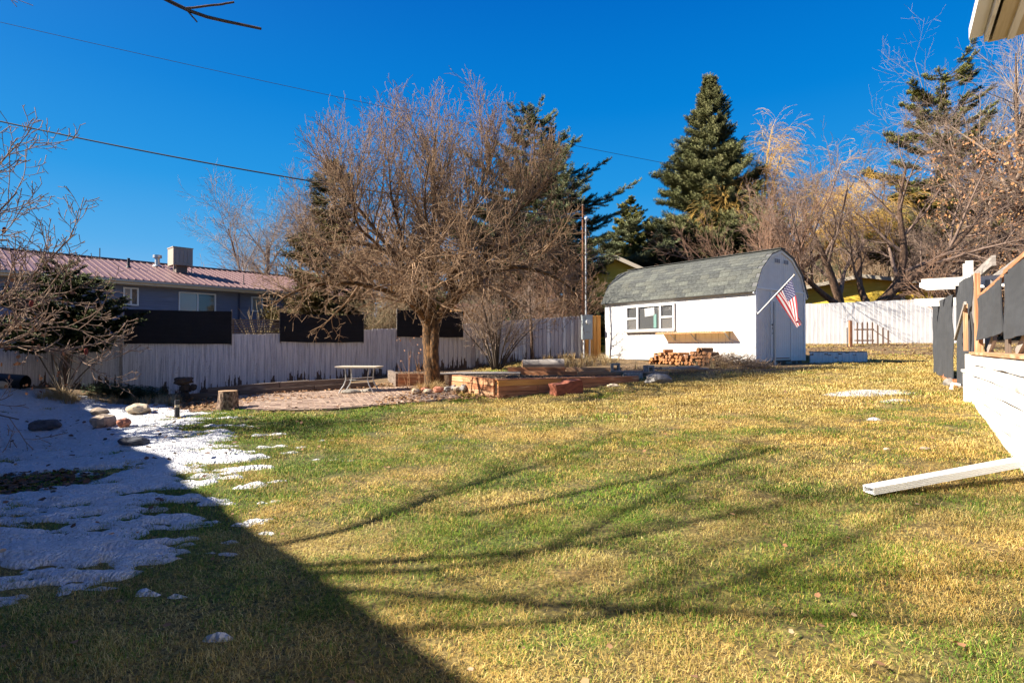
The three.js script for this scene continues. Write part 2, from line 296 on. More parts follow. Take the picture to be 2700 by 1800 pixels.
const whiteBoards = [0, 1, 2, 3].map((k) => mat(0xffffff, { map: peel(k * 2.3 + 61, 0.12, 0.3, [222, 219, 215], [170, 142, 122]), roughness: 0.85 }));
const cedar = [0, 1, 2].map((k) => mat(0xffffff, { map: woodTex([226, 172, 96], [176, 112, 52], [214, 180, 120], k + 0.5), roughness: 0.85 }));
const timber = [0, 1, 2, 3].map((k) => mat(0xffffff, { map: woodTex([[214, 164, 120], [200, 142, 98], [218, 180, 140], [190, 128, 88]][k], [132, 84, 56], [226, 196, 160], k + 11), roughness: 0.95 }));
const oldTimber = [0, 1, 2].map((k) => mat(0xffffff, { map: woodTex([128, 112, 100], [78, 66, 58], [150, 138, 128], k + 21), roughness: 0.95 }));
const greyWood = [0, 1].map((k) => mat(0xffffff, { map: woodTex([168, 160, 152], [112, 104, 98], [190, 184, 176], k + 41), roughness: 0.95 }));
const whitePaint = mat([0.74, 0.73, 0.71], { roughness: 0.6 });
const wornWhite = [0, 1].map((k) => mat(0xffffff, { map: woodTex([236, 232, 226], [222, 216, 208], [168, 152, 136], k + 51), roughness: 0.8 }));
const steel = mat([0.42, 0.43, 0.44], { metalness: 0.75, roughness: 0.45 }), blackMetal = mat([0.03, 0.03, 0.035], { roughness: 0.6 });
const glass = new THREE.MeshPhysicalMaterial({ color: 0xffffff, roughness: 0.03, transmission: 1, thickness: 0, ior: 1.5 });
const curtain = mat([0.33, 0.31, 0.28]), dark = mat([0.06, 0.062, 0.065]);
const meshCloth = (z, c1, c2) => tex(256, 256, (u, v) => { const a = Math.sin(v * 400) * 0.2 + fbm(u * 90, v * 90, 2, z), b = fbm(u * 6, v * 10, 3, z + 3); return mixc(c1, c2, 0.4 + a * 0.5 + b * 0.5); });
const blackCloth = mat(0xffffff, { map: meshCloth(3, [16, 16, 18], [36, 35, 38]), roughness: 0.95, side: THREE.DoubleSide });
const greyMesh = mat(0xffffff, { map: meshCloth(9, [46, 48, 52], [74, 76, 80]), roughness: 0.9, side: THREE.DoubleSide });
function clothGeo(w, h, sag, z, thick = 0.012) {   // hanging sheet, origin at its middle
  const g = new THREE.BoxGeometry(w, h, thick, 40, 12, 1), p = g.attributes.position;
  for (let i = 0; i < p.count; i++) { const x = p.getX(i), y = p.getY(i), e = 1 - (2 * x / w) ** 2; p.setXYZ(i, x, y - sag * e * (y > 0 ? 1 : 0.5) + 0.012 * n2(x * 2.5, z), p.getZ(i) + 0.03 * n2(x * 2 + z, y * 2.5) + 0.014 * n2(x * 9, y * 2, z)); }
  g.computeVertexNormals(); return g;
}
// a direction on the ground -> turn that lays local x along it
const turnOf = (dx, dz) => Math.atan2(dz, dx);

// ---------- weathered fence along the far side of the patio ----------
const FD = [0.9367, 0.3503], fenceZ = (X) => 17.365 + 0.374 * X, fenceTop = (X) => table(X, [[-12.6, 1.74], [-9.9, 1.81], [-6.7, 1.86], [-3.84, 2.02], [-1.5, 2.21], [1.85, 2.5], [3, 2.56]]);
const FT = turnOf(...FD);
{
  reseed(31);
  const f = thing('board_fence', 'long weathered white board fence with peeling paint behind the patio', 'fence');
  const n = 118, x0 = -12.5;
  for (let k = 0; k < n; k++) {
    const X = x0 + k * 0.1405 * FD[0], Z = fenceZ(X); if (X > 2.98) break;
    const left = X < -9.72, y0 = G(X, Z) - 0.05 - R(0, 0.03), y1 = fenceTop(X) + R(-0.012, 0.012) + (left ? 0.02 : 0);
    const h = y1 - y0, g = new THREE.BoxGeometry(0.147 + R(-0.002, 0.001), h, 0.014);
    const m = X > 2.33 ? pick(cedar) : X > 0.6 ? (rnd() < 0.7 ? pick(greyBoards) : pick(fenceMats)) : X > -1.2 ? (rnd() < 0.4 ? pick(greyBoards) : pick(fenceMats)) : pick(fenceMats);
    const o = part('board', g, m, f, V(X, y0 + h / 2, Z + R(-0.002, 0.002)), FT + 0.13 + R(-0.012, 0.012)); o.rotation.z = R(-0.006, 0.006);
  }
  for (const dy of [-0.18, -1.1]) for (let k = 0; k < 7; k++) {   // rails behind the boards
    const a = x0 + k * 2.2, b = Math.min(a + 2.19, 2.9); part('rail', bar(V(a, fenceTop(a) + dy, fenceZ(a) + 0.045), V(b, fenceTop(b) + dy, fenceZ(b) + 0.045), 0.05, 0.085), oldTimber[k % 3], f);
  }
  for (let k = 0; k < 7; k++) { const X = x0 + 0.4 + k * 2.42; part('post', board(0.09, 1.7, 0.09), oldTimber[k % 3], f, V(X, fenceTop(X) - 0.9, fenceZ(X) + 0.13), FT); }
  // tall grey stake at the step in the fence
  const sx = -9.68; solo('fence_stake', board(0.055, 2.35, 0.045), greyWood[0], 'tall thin grey stake standing at the end of the black screen', 'stake', null, V(sx, G(sx, fenceZ(sx)) + 1.13, fenceZ(sx) - 0.05), FT);
  // black screens hung along the top of the fence
  const scr = [[-9.62, -7.38, 1.59, 2.45, 'longest black fabric screen hung on the fence below the blue house windows'], [-6.28, -4.22, 1.65, 2.44, 'sagging black fabric screen on the fence behind the small table'], [-3.34, -1.48, 1.80, 2.58, 'short black fabric screen on the fence behind the bare tree trunk']];
  for (const [a, b, y0, y1, l] of scr) {
    const w = (b - a) / FD[0], X = (a + b) / 2, t = thing('privacy_screen', l, 'screen', V(X, (y0 + y1) / 2, fenceZ(X) - 0.055), FT, 'black screens on the board fence');
    part('fabric', clothGeo(w, y1 - y0, a > -7 && a < -5 ? 0.045 : 0.02, a), blackCloth, t);
    for (const s of [-1, 1]) part('upright', board(0.035, y1 - y0 + 0.08, 0.03), greyWood[1], t, new THREE.Vector3(s * (w / 2 - 0.01), 0.0, -0.03));
  }
  // trellis slats
  const t = thing('trellis', 'weathered slatted trellis between two black screens above the fence', 'trellis', V(-6.83, 1.86, fenceZ(-6.83) - 0.02), FT);
  for (let k = 0; k < 6; k++) part('slat', board(1.22, 0.035, 0.022), pick(oldTimber), t, new THREE.Vector3(0, 0.03 + k * 0.066, R(-0.01, 0.01))).rotation.z = R(-0.006, 0.006);
  for (const s of [-1, 1]) part('upright', board(0.04, 0.45, 0.03), oldTimber[1], t, new THREE.Vector3(s * 0.57, 0.16, -0.028));
}
// ---------- blue house ----------
{
  reseed(41);
  const H = thing('blue_house', 'blue lap-sided house with a pink ribbed metal roof beyond the board fence', 'house', V(-13.85, 0, 20), Math.atan2(0.736, 0.677));
  // local x runs along the eave, local -z away from the camera; y is height above the camera's feet
  const sidTex = [0, 1, 2].map((k) => mat(0xffffff, { map: woodTex([116, 124, 144], [100, 108, 128], [124, 132, 150], k + 71, 64, 256), roughness: 0.75 }));
  const cream = mat([0.62, 0.55, 0.42]), roofMat = mat(0xffffff, { map: tex(256, 256, (u, v) => { const a = fbm(u * 3, v * 9, 4, 4.4), b = fbm(u * 40, v * 6, 2, 1.2); return mixc(mixc([124, 94, 92], [108, 80, 78], a + 0.5), [142, 124, 118], ss(a + b * 0.5, 0.2, 0.5) * 0.7); }), roughness: 0.5, metalness: 0.15 });
  const x0 = -7, x1 = 10.6, L = x1 - x0, mx = (x0 + x1) / 2;
  part('wall', new THREE.BoxGeometry(L - 0.1, 3.6, 8.1), mat([0.16, 0.185, 0.25]), H, new THREE.Vector3(mx, 2.05, -4.51));
  for (let k = 0; k < 18; k++) { const o = part('siding_board', board(L, 0.215, 0.018, 2, 0.5), sidTex[k % 3], H, new THREE.Vector3(mx, 0.45 + k * 0.193, -0.435)); o.rotation.x = -0.07; }
  const slope = Math.atan2(1.24, 4.5), sl = Math.hypot(1.24, 4.5);
  for (const s of [0, 1]) {
    const P = part('roof', new THREE.BoxGeometry(L + 0.8, 0.03, sl + 0.02, 1, 1, 1), roofMat, H, new THREE.Vector3(mx, 3.95 + 0.62, s ? -6.75 : -2.25)); P.rotation.x = s ? -slope : slope;
    if (!s) for (let k = 0; k < 79; k++) part('rib', new THREE.BoxGeometry(0.035, 0.035, sl), roofMat, P, new THREE.Vector3(-(L + 0.8) / 2 + 0.06 + k * 0.235, 0.03, 0));
  }
  part('ridge_cap', new THREE.BoxGeometry(L + 0.8, 0.05, 0.3), roofMat, H, new THREE.Vector3(mx, 5.22, -4.5));
  part('fascia', new THREE.BoxGeometry(L + 0.78, 0.15, 0.03), cream, H, new THREE.Vector3(mx, 3.855, -0.02));
  part('gutter', new THREE.BoxGeometry(L + 0.76, 0.07, 0.09), mat([0.5, 0.45, 0.36]), H, new THREE.Vector3(mx, 3.9, 0.045));
  part('soffit', new THREE.BoxGeometry(L + 0.7, 0.02, 0.4), cream, H, new THREE.Vector3(mx, 3.79, -0.24));
  part('downspout', board(0.07, 2.4, 0.06), mat([0.05, 0.06, 0.1]), H, new THREE.Vector3(3.95, 2.55, -0.37));
  const win = (a, b, y0, y1, split) => {
    const w = part('window', new THREE.BoxGeometry(b - a, y1 - y0, 0.03), dark, H, new THREE.Vector3((a + b) / 2, (y0 + y1) / 2, -0.42)), hw = (b - a) / 2, hh = (y1 - y0) / 2;
    for (const s of [-1, 1]) { part('frame', new THREE.BoxGeometry(0.05, hh * 2 + 0.05, 0.05), whitePaint, w, new THREE.Vector3(s * hw, 0, 0.035)); part('frame', new THREE.BoxGeometry(hw * 2 - 0.05, 0.05, 0.05), whitePaint, w, new THREE.Vector3(0, s * hh, 0.035)); }
    if (split) part('mullion', new THREE.BoxGeometry(0.05, hh * 2 - 0.05, 0.045), whitePaint, w, new THREE.Vector3(0, 0, 0.034));
    part('curtain', new THREE.BoxGeometry(hw * (split ? 0.85 : 1.7), hh * 1.9, 0.008), curtain, w, new THREE.Vector3(split ? -hw * 0.5 : 0, 0, 0.021));
    for (const s of [-1, 1]) part('pane', new THREE.BoxGeometry(hw - 0.06, hh * 2 - 0.06, 0.006), glass, w, new THREE.Vector3(s * hw / 2, 0, 0.045));
  };
  win(-0.08, 0.35, 3.06, 3.67, true); win(1.73, 3.03, 2.35, 3.64, true); win(4.49, 5.35, 3.04, 3.63, true); win(7.05, 8.5, 1.9, 3.6, true);
  // things on the roof
  const rp = (t, d, up = 0) => H.localToWorld(new THREE.Vector3(t, 3.97 + 1.24 / 4.5 * d + up, -d)); H.updateMatrixWorld(true);
  const ht = H.rotation.y, c = thing('roof_cooler', 'beige evaporative cooler box on legs on the pink roof', 'cooler', rp(2.4, 2.6), ht), tan = mat([0.36, 0.29, 0.23], { roughness: 0.6 });
  part('cabinet', new THREE.BoxGeometry(0.74, 0.72, 0.74), tan, c, new THREE.Vector3(0, 0.62, 0)); part('duct', new THREE.BoxGeometry(0.42, 0.42, 0.42), mat([0.16, 0.12, 0.1]), c, new THREE.Vector3(0, 0.06, 0));
  part('lid', new THREE.BoxGeometry(0.78, 0.04, 0.78), tan, c, new THREE.Vector3(0, 1.0, 0));
  for (let k = 0; k < 4; k++) part('louvre', new THREE.BoxGeometry(0.125, 0.55, 0.02), mat([0.33, 0.28, 0.24]), c, new THREE.Vector3(-0.225 + k * 0.15, 0.62, 0.376));
  for (const s of [-1, 1]) for (const q of [-1, 1]) part('leg', new THREE.BoxGeometry(0.03, 0.5, 0.03), tan, c, new THREE.Vector3(s * 0.34, 0.16, q * 0.34));
  const fl = thing('roof_flue', 'capped metal flue pipe beside the cooler near the ridge', 'flue', rp(1.84, 3.7), ht);
  part('pipe', new THREE.CylinderGeometry(0.09, 0.1, 0.4, 14), steel, fl, new THREE.Vector3(0, 0.16, 0)); part('cap', new THREE.CylinderGeometry(0.17, 0.17, 0.12, 14), steel, fl, new THREE.Vector3(0, 0.42, 0)); part('collar', new THREE.CylinderGeometry(0.13, 0.2, 0.08, 14), steel, fl, new THREE.Vector3(0, 0.02, 0));
  const vp = thing('vent_pipe', 'short black vent pipe standing on the pink roof', 'vent pipe', rp(0.57, 2.7), ht); part('pipe', new THREE.CylinderGeometry(0.05, 0.05, 0.4, 10), blackMetal, vp, new THREE.Vector3(0, 0.17, 0)); part('boot', new THREE.CylinderGeometry(0.06, 0.14, 0.1, 10), blackMetal, vp, new THREE.Vector3(0, 0.0, 0));
  for (const [t, d, l] of [[-0.05, 4.45, 'thin mast at the ridge of the pink roof'], [4.35, 0.9, 'thin mast near the eave of the pink roof']]) { const v = thing('roof_mast', l, 'mast', rp(t, d), ht); part('rod', new THREE.CylinderGeometry(0.018, 0.018, 0.45, 8), blackMetal, v, new THREE.Vector3(0, 0.2, 0)); part('boot', new THREE.CylinderGeometry(0.03, 0.06, 0.06, 8), blackMetal, v); }
}
// ---------- white barn shed ----------
const SHED = V(6.006, 1.07, 13.65), shedTurn = Math.atan2(0.598, 0.801);   // local x along the gable, local -z along the lit wall, origin at the corner facing the camera
const shedPt = (u, y, s) => new THREE.Vector3(6.006 + 0.801 * u - 0.598 * s, 1.07 + y, -(13.65 + 0.598 * u + 0.801 * s));
{
  reseed(51);
  const S = thing('barn_shed', 'white gambrel-roofed garden shed with grey shingles', 'shed', SHED, shedTurn), Wd = 2.51, Ln = 5.06, He = 1.9;
  const v3 = (x, y, z) => new THREE.Vector3(x, y, z);
  const paintTex = tex(256, 256, (u, v) => { const a = fbm(u * 4, v * 7, 4, 2.2); return mixc([220, 217, 213], [208, 204, 198], a + 0.5); });
  const paint = mat(0xffffff, { map: paintTex, roughness: 0.7 });
  const prof = [[-0.1, 1.80], [0.2, 2.38], [0.70, 2.80], [Wd / 2, 2.98]], full = [...prof, ...prof.slice(0, 3).reverse().map(([x, y]) => [Wd - x, y])];
  const topAt = (u) => table(u, full.map(([x, y]) => [x, y - 0.035]));
  // skids and blocks underneath
  for (let k = 0; k < 3; k++) part('skid', board(0.1, 0.12, Ln), oldTimber[k], S, v3(0.2 + k * 1.05, 0.0, -Ln / 2));
  part('floor_deck', new THREE.BoxGeometry(Wd - 0.04, 0.05, Ln - 0.04), oldTimber[1], S, v3(Wd / 2, 0.085, -Ln / 2));
  // lit long wall: four tall panels
  for (let k = 0; k < 25; k++) { const w = Ln / 25; part('siding_board', new THREE.BoxGeometry(0.016, He - 0.06, w - 0.007), paint, S, v3(0.0065, 0.06 + (He - 0.06) / 2, -(k + 0.5) * w)); }
  for (let k = 0; k < 4; k++) { const w = Ln / 4; part('wall_panel', new THREE.BoxGeometry(0.02, He - 0.06, w), paint, S, v3(0.0255, 0.06 + (He - 0.06) / 2, -(k + 0.5) * w)); }
  for (let k = 0; k < 4; k++) { const w = Ln / 4; part('wall_panel', new THREE.BoxGeometry(0.03, He - 0.06, w - 0.004), paint, S, v3(Wd - 0.015, 0.06 + (He - 0.06) / 2, -(k + 0.5) * w)); }
  part('fascia', new THREE.BoxGeometry(0.025, 0.09, Ln + 0.08), whitePaint, S, v3(-0.055, 1.84, -Ln / 2)); part('fascia', new THREE.BoxGeometry(0.025, 0.09, Ln + 0.08), whitePaint, S, v3(Wd + 0.055, 1.84, -Ln / 2));
  // gable walls of grooved siding boards
  for (const back of [0, 1]) for (let k = 0; k < 25; k++) {
    const u0 = 0.035 + k * (Wd - 0.07) / 25, u1 = u0 + (Wd - 0.07) / 25 - 0.009, um = (u0 + u1) / 2, inDoor = !back && um > 0.72 && um < 1.74, b = inDoor ? 1.88 : 0.07;
    const sh = new THREE.Shape([[u0, b], [u1, b], [u1, topAt(u1)], [u0, topAt(u0)]].map((p) => new THREE.Vector2(...p)));
    const g = new THREE.ExtrudeGeometry(sh, { depth: 0.022, bevelEnabled: false }); part('siding_board', g, paint, S, v3(0, 0, back ? -Ln : -0.022));
  }
  part('gable_backing', new THREE.ExtrudeGeometry(new THREE.Shape([[0.03, 0.07], [Wd - 0.03, 0.07], ...full.slice(1, -1).reverse().map(([x, y]) => [x, y - 0.05])].map((p) => new THREE.Vector2(...p))), { depth: 0.012, bevelEnabled: false }), paint, S, v3(0, 0, -0.037));
  part('belt_trim', new THREE.BoxGeometry(Wd + 0.02, 0.04, 0.02), whitePaint, S, v3(Wd / 2, 1.905, 0.011));
  for (const u of [0.025, Wd - 0.025]) part('corner_trim', new THREE.BoxGeometry(0.075, He - 0.08, 0.022), whitePaint, S, v3(u, 0.06 + (He - 0.08) / 2, 0.0135));
  // rake trim
  for (let k = 0; k < full.length - 1; k++) { const [ax, ay] = full[k], [bx, by] = full[k + 1]; part('rake_trim', bar(v3(ax, ay - 0.06, 0.022), v3(bx, by - 0.06, 0.022), 0.022, 0.06), whitePaint, S); }
  // roof: deck boards and shingles
  for (let k = 0; k < full.length - 1; k++) {
    const [ax, ay] = full[k], [bx, by] = full[k + 1], len = Math.hypot(bx - ax, by - ay), o = part('roof_deck', new THREE.BoxGeometry(len + 0.01, 0.022, Ln + 0.13), mat([0.10, 0.10, 0.10]), S, v3((ax + bx) / 2, (ay + by) / 2 - 0.008, -Ln / 2)); o.rotation.z = Math.atan2(by - ay, bx - ax);
  }
  const shTex = [[78, 80, 76], [67, 69, 67], [87, 89, 83], [72, 74, 71], [82, 83, 77]].map((c, k) => mat(0xffffff, { map: tex(64, 64, (u, v) => { const a = fbm(u * 20, v * 20, 2, k + 0.3), b = fbm(u * 3, v * 3, 2, k + 5); const q = a * 70 + b * 30; return [c[0] + q, c[1] + q, c[2] + q]; }), roughness: 1 }));
  const far = [];
  for (let k = 0; k < 3; k++) {
    const [ax, ay] = full[k], [bx, by] = full[k + 1], len = Math.hypot(bx - ax, by - ay), ang = Math.atan2(by - ay, bx - ax), rows = Math.round(len / 0.128), rh = len / rows;
    for (let r = 0; r < rows; r++) {
      let z = 0.075 - ((r + k * 3) % 2) * R(0.1, 0.2) - 0.0, first = true;
      while (z > -Ln - 0.07) {
        const w0 = first ? R(0.12, 0.3) : R(0.26, 0.34), w = Math.min(w0, z + Ln + 0.075), zc = z - w / 2; first = false; z -= w; if (w < 0.03) break;
        const t = (r + 0.5) / rows, g = new THREE.BoxGeometry(rh + 0.012, 0.009, w - 0.006), px = lerp(ax, bx, t), py = lerp(ay, by, t), o = part('shingle', g, pick(shTex), S, v3(px - Math.sin(ang) * 0.012, py + Math.cos(ang) * 0.012 + R(0, 0.003), zc)); o.rotation.z = ang - 0.05;
      }
      const g = new THREE.BoxGeometry(rh + 0.012, 0.009, Ln + 0.13); const t = (r + 0.5) / rows; g.rotateZ(-(ang - 0.05)); g.translate(Wd - (lerp(ax, bx, t) - Math.sin(ang) * 0.012), lerp(ay, by, t) + Math.cos(ang) * 0.012, -Ln / 2); far.push(g);
    }
  }
  part('far_shingles', mergeGeometries(far), shTex[0], S).userData.kind = 'stuff';
  part('ridge_cap', new THREE.BoxGeometry(0.26, 0.016, Ln + 0.14), shTex[1], S, v3(Wd / 2, 2.998, -Ln / 2));
  // door
  const D = part('door', new THREE.BoxGeometry(1.0, 1.77, 0.016), paint, S, v3(1.23, 0.975, -0.028));
  for (let k = 0; k < 10; k++) part('door_board', new THREE.BoxGeometry(0.094, 1.76, 0.016), paint, D, v3(-0.45 + k * 0.1, 0, 0.017));
  part('door_trim', new THREE.BoxGeometry(0.025, 1.82, 0.02), whitePaint, D, v3(-0.515, 0, 0.042)); part('door_trim', new THREE.BoxGeometry(0.02, 1.82, 0.02), whitePaint, D, v3(0.515, 0, 0.042));
  part('hasp', new THREE.BoxGeometry(0.14, 0.03, 0.02), blackMetal, D, v3(-0.43, 0.03, 0.04)); part('handle', tube([v3(-0.43, -0.06, 0.03), v3(-0.43, -0.08, 0.07), v3(-0.43, -0.18, 0.07), v3(-0.43, -0.2, 0.03)], 0.01, 6), blackMetal, D); part('kick_strip', new THREE.BoxGeometry(0.84, 0.02, 0.012), mat([0.3, 0.12, 0.07]), D, v3(0.02, -0.83, 0.033));
  // gable vents
  for (const u of [1.055, 1.49]) { const vt = part('gable_vent', new THREE.BoxGeometry(0.27, 0.13, 0.014), whitePaint, S, v3(u, 2.66, 0.009)); for (let k = 0; k < 3; k++) part('louvre', new THREE.BoxGeometry(0.062, 0.105, 0.012), mat([0.20, 0.20, 0.22]), vt, v3(-0.085 + k * 0.085, 0, 0.006)); }
  // window on the lit wall
  const Wn = part('window', new THREE.BoxGeometry(0.012, 0.72, 1.72), dark, S, v3(-0.009, 1.29, -3.25)), fr = (h, l, y, z, d = 0.05) => part('frame', new THREE.BoxGeometry(d, h, l), whitePaint, Wn, v3(-0.028, y, z));
  fr(0.055, 1.78, 0.36, 0); fr(0.055, 1.78, -0.36, 0); for (const z of [-0.865, -0.43, 0.40, 0.865]) fr(0.665, 0.055, 0, z); fr(0.05, 0.36, 0, 0.635, 0.045); fr(0.05, 0.36, 0, -0.65, 0.045);
  part('sill', new THREE.BoxGeometry(0.09, 0.03, 1.84), greyWood[0], Wn, v3(-0.04, -0.405, 0));
  const pn = (h, l, y, z) => part('pane', new THREE.BoxGeometry(0.005, h, l), glass, Wn, v3(-0.026, y, z));
  pn(0.66, 0.77, 0, -0.015); pn(0.30, 0.37, 0.18, 0.635); pn(0.30, 0.37, -0.18, 0.635); pn(0.30, 0.37, 0.18, -0.65); pn(0.30, 0.37, -0.18, -0.65);
  part('blind', new THREE.BoxGeometry(0.004, 0.24, 0.36), mat([0.42, 0.42, 0.42]), Wn, v3(-0.0175, 0.17, -0.0)).rotation.x = -0.08; part('curtain', new THREE.BoxGeometry(0.004, 0.4, 0.1), mat([0.16, 0.3, 0.27]), Wn, v3(-0.0175, -0.1, 0.2));
  part('screen', new THREE.BoxGeometry(0.004, 0.3, 0.36), mat([0.12, 0.115, 0.11]), Wn, v3(-0.0175, -0.18, 0.635)); part('screen', new THREE.BoxGeometry(0.004, 0.3, 0.36), mat([0.12, 0.115, 0.11]), Wn, v3(-0.0175, -0.18, -0.65));
  // fold-out shelf with brackets
  const corr = new THREE.BoxGeometry(0.32, 0.005, 2.2, 1, 1, 230); { const p = corr.attributes.position; for (let i = 0; i < p.count; i++) p.setY(i, p.getY(i) + 0.009 * Math.sin(p.getZ(i) * 2 * Math.PI / 0.076)); corr.computeVertexNormals(); }
  const sf = part('shelf', corr, new THREE.MeshPhysicalMaterial({ color: C(0.80, 0.62, 0.36), roughness: 0.5, transmission: 0.65, thickness: 0, side: THREE.DoubleSide }), S, v3(-0.16, 0.835, -1.7)); sf.userData.label = 'translucent tan corrugated panel shelf';
  part('shelf_edge', board(0.025, 0.03, 2.2), timber[0], sf, v3(-0.15, -0.026, 0));
  for (const s of [0.69, 1.70, 2.37]) { const b = part('bracket', bar(v3(-0.27, -0.015, 0), v3(-0.01, -0.2, 0), 0.02, 0.02), steel, sf, v3(0.16, 0, 1.7 - s)); part('bracket_leg', new THREE.BoxGeometry(0.015, 0.2, 0.03), steel, b, v3(-0.012, -0.11, 0)); }
  for (let k = 0; k < 5; k++) { const b = new THREE.BoxGeometry(0.3, 0.16, 0.2); part('foundation_block', b, mat([0.33, 0.33, 0.32], { roughness: 1 }), S, v3(0.2 + k * 0.53, -0.03, -0.16)); }
  // grey pipe standing in front of the door
  const pp = shedPt(0.62, 0, -0.16); solo('steel_post', new THREE.CylinderGeometry(0.032, 0.032, 1.75, 12), steel, 'grey steel pipe standing upright before the shed door', 'post', null, v3(pp.x, 0.97 + 0.8, pp.z));
}
const v3 = (x, y, z) => new THREE.Vector3(x, y, z);
const flat2 = (P, y, depth) => { const g = new THREE.ExtrudeGeometry(new THREE.Shape(P.map(([x, z]) => new THREE.Vector2(x, z))), { depth, bevelEnabled: false }); g.rotateX(-Math.PI / 2); g.translate(0, y, 0); return g; };   // extrude upward from y
// ---------- raised timber bed ----------
{
  reseed(61);
  const bed = thing('raised_bed', 'raised garden bed of stacked orange timbers beside the bare tree', 'raised bed');
  const TOP = 0.885, course = 0.108;
  const wall = (a, b, n, ms) => { const dx = b[0] - a[0], dz = b[1] - a[1], L = Math.hypot(dx, dz);
    for (let k = 0; k < n; k++) { let s = 0, first = k % 2 ? R(0.55, 0.95) : R(1.1, 1.5); while (s < L - 0.01) { const e = L - s - first < 0.45 ? L : s + first; first = R(1.2, 1.9);
      const y = TOP - course / 2 - k * course, m = (s + e) / 2 / L; const o = part('timber', board(e - s - 0.008, course - 0.007, 0.09), pick(ms), bed, V(a[0] + dx * m, y, a[1] + dz * m), Math.atan2(dz, dx)); o.position.y += R(-0.003, 0.003); s = e; } } };
  wall([-0.27, 10.33], [2.62, 11.52], 4, [cedar[1], timber[1], timber[3], timber[1]]);
  wall([-0.31, 10.39], [-1.33, 12.0], 4, timber);
  wall([-1.3, 12.05], [-1.05, 12.6], 4, oldTimber);
  wall([-1.75, 13.1], [-2.66, 12.9], 4, timber);
  wall([-2.68, 12.96], [-3.3, 14.9], 4, oldTimber);
  for (const [a, b] of [[[-0.3, 10.36], [2.6, 11.54]], [[-0.3, 10.42], [-1.34, 12.05]]]) part('cap_board', bar(V(a[0], TOP + 0.008, a[1]), V(b[0], TOP + 0.008, b[1]), 0.13, 0.02), timber[3], bed);
  part('corner_post', board(0.1, 0.45, 0.1), timber[2], bed, V(-0.235, TOP - 0.24, 10.43), -0.4);
  const soilTex = tex(256, 256, (u, v) => { const a = fbm(u * 40, v * 40, 3, 2.2), b = fbm(u * 6, v * 6, 2, 9.1); return mixc([70, 54, 42], [128, 100, 74], 0.35 + a * 1.5 + b * 0.6); });
  { const g = flat2(BED, TOP - 0.24, 0.2), uv = g.attributes.uv, p = g.attributes.position; for (let i = 0; i < p.count; i++) uv.setXY(i, p.getX(i) * 0.7, p.getZ(i) * 0.7); part('soil', g, mat(0xffffff, { map: soilTex, roughness: 1 }), bed); }
  // loose mulch crumbs
  const gm = rock(0.05, 0.02, 0.03, 3, 0.3, 0), im = new THREE.InstancedMesh(gm, mat([0.16, 0.11, 0.07], { roughness: 1 }), 2600), M = new THREE.Matrix4(), q = new THREE.Quaternion(), e = new THREE.Euler();
  for (let k = 0, n = 0; n < 2600 && k < 20000; k++) { const X = R(-3, 3), Z = R(10.4, 14.6); if (!inPoly(BED, X, Z)) continue; e.set(R(-0.5, 0.5), R(0, 6), R(-0.5, 0.5)); M.compose(V(X, TOP - 0.035, Z), q.setFromEuler(e), v3(1, 1, 1).multiplyScalar(R(0.5, 1.6))); im.setMatrixAt(n++, M); }
  im.name = 'mulch'; im.userData.kind = 'stuff'; bed.add(shade(im));
  // boards lying over the back of the bed
  for (let k = 0; k < 5; k++) part('walk_board', board(2.3 + R(-0.3, 0.3), 0.03, 0.17), pick(greyWood), bed, V(-0.75 + k * 0.08, TOP - 0.02, 13.2 + k * 0.2), 0.12);
  // back tier
  const tier = thing('bed_edging', 'low row of reddish timbers behind the raised bed soil', 'edging');
  [[0.2, 12.9, 1.5, 12.75], [1.52, 12.74, 3.0, 12.45], [-0.1, 13.5, 1.3, 13.45], [1.32, 13.44, 2.6, 13.2]].forEach(([a, b, c, d], k) => part('timber', bar(V(a, 0.89 + (k > 1 ? 0.07 : 0), b), V(c, 0.89 + (k > 1 ? 0.07 : 0), d), 0.09, 0.1), timber[(k * 3 + 1) % 4], tier));
}
// ---------- low timber edging along the fence ----------
{
  reseed(67);
  const t = thing('old_edging', 'old grey timber edging stacked along the foot of the white fence', 'edging'), X0 = -7.9;
  const line = (X) => 13.02 + 0.10 * (X + 6), runs = [[-7.6, -6.4, 0.02], [-6.38, -4.7, 0.02], [-4.68, -3.3, 0.02], [-7.1, -5.5, 0.14], [-5.48, -3.9, 0.14]];
  for (const [a, b, dy] of runs) part('timber', bar(V(a, G(a, line(a)) + 0.05 + dy, line(a) + dy * 0.4), V(b, G(b, line(b)) + 0.06 + dy, line(b) + dy * 0.4), 0.11, 0.13), pick(oldTimber), t);
  for (const [a, b] of [[-6.6, -5.0], [-4.9, -3.4]]) part('plank', bar(V(a, G(a, 13.5) + 0.2, 13.45), V(b, G(b, 13.5) + 0.22, 13.6), 0.2, 0.04), pick(oldTimber), t);
}
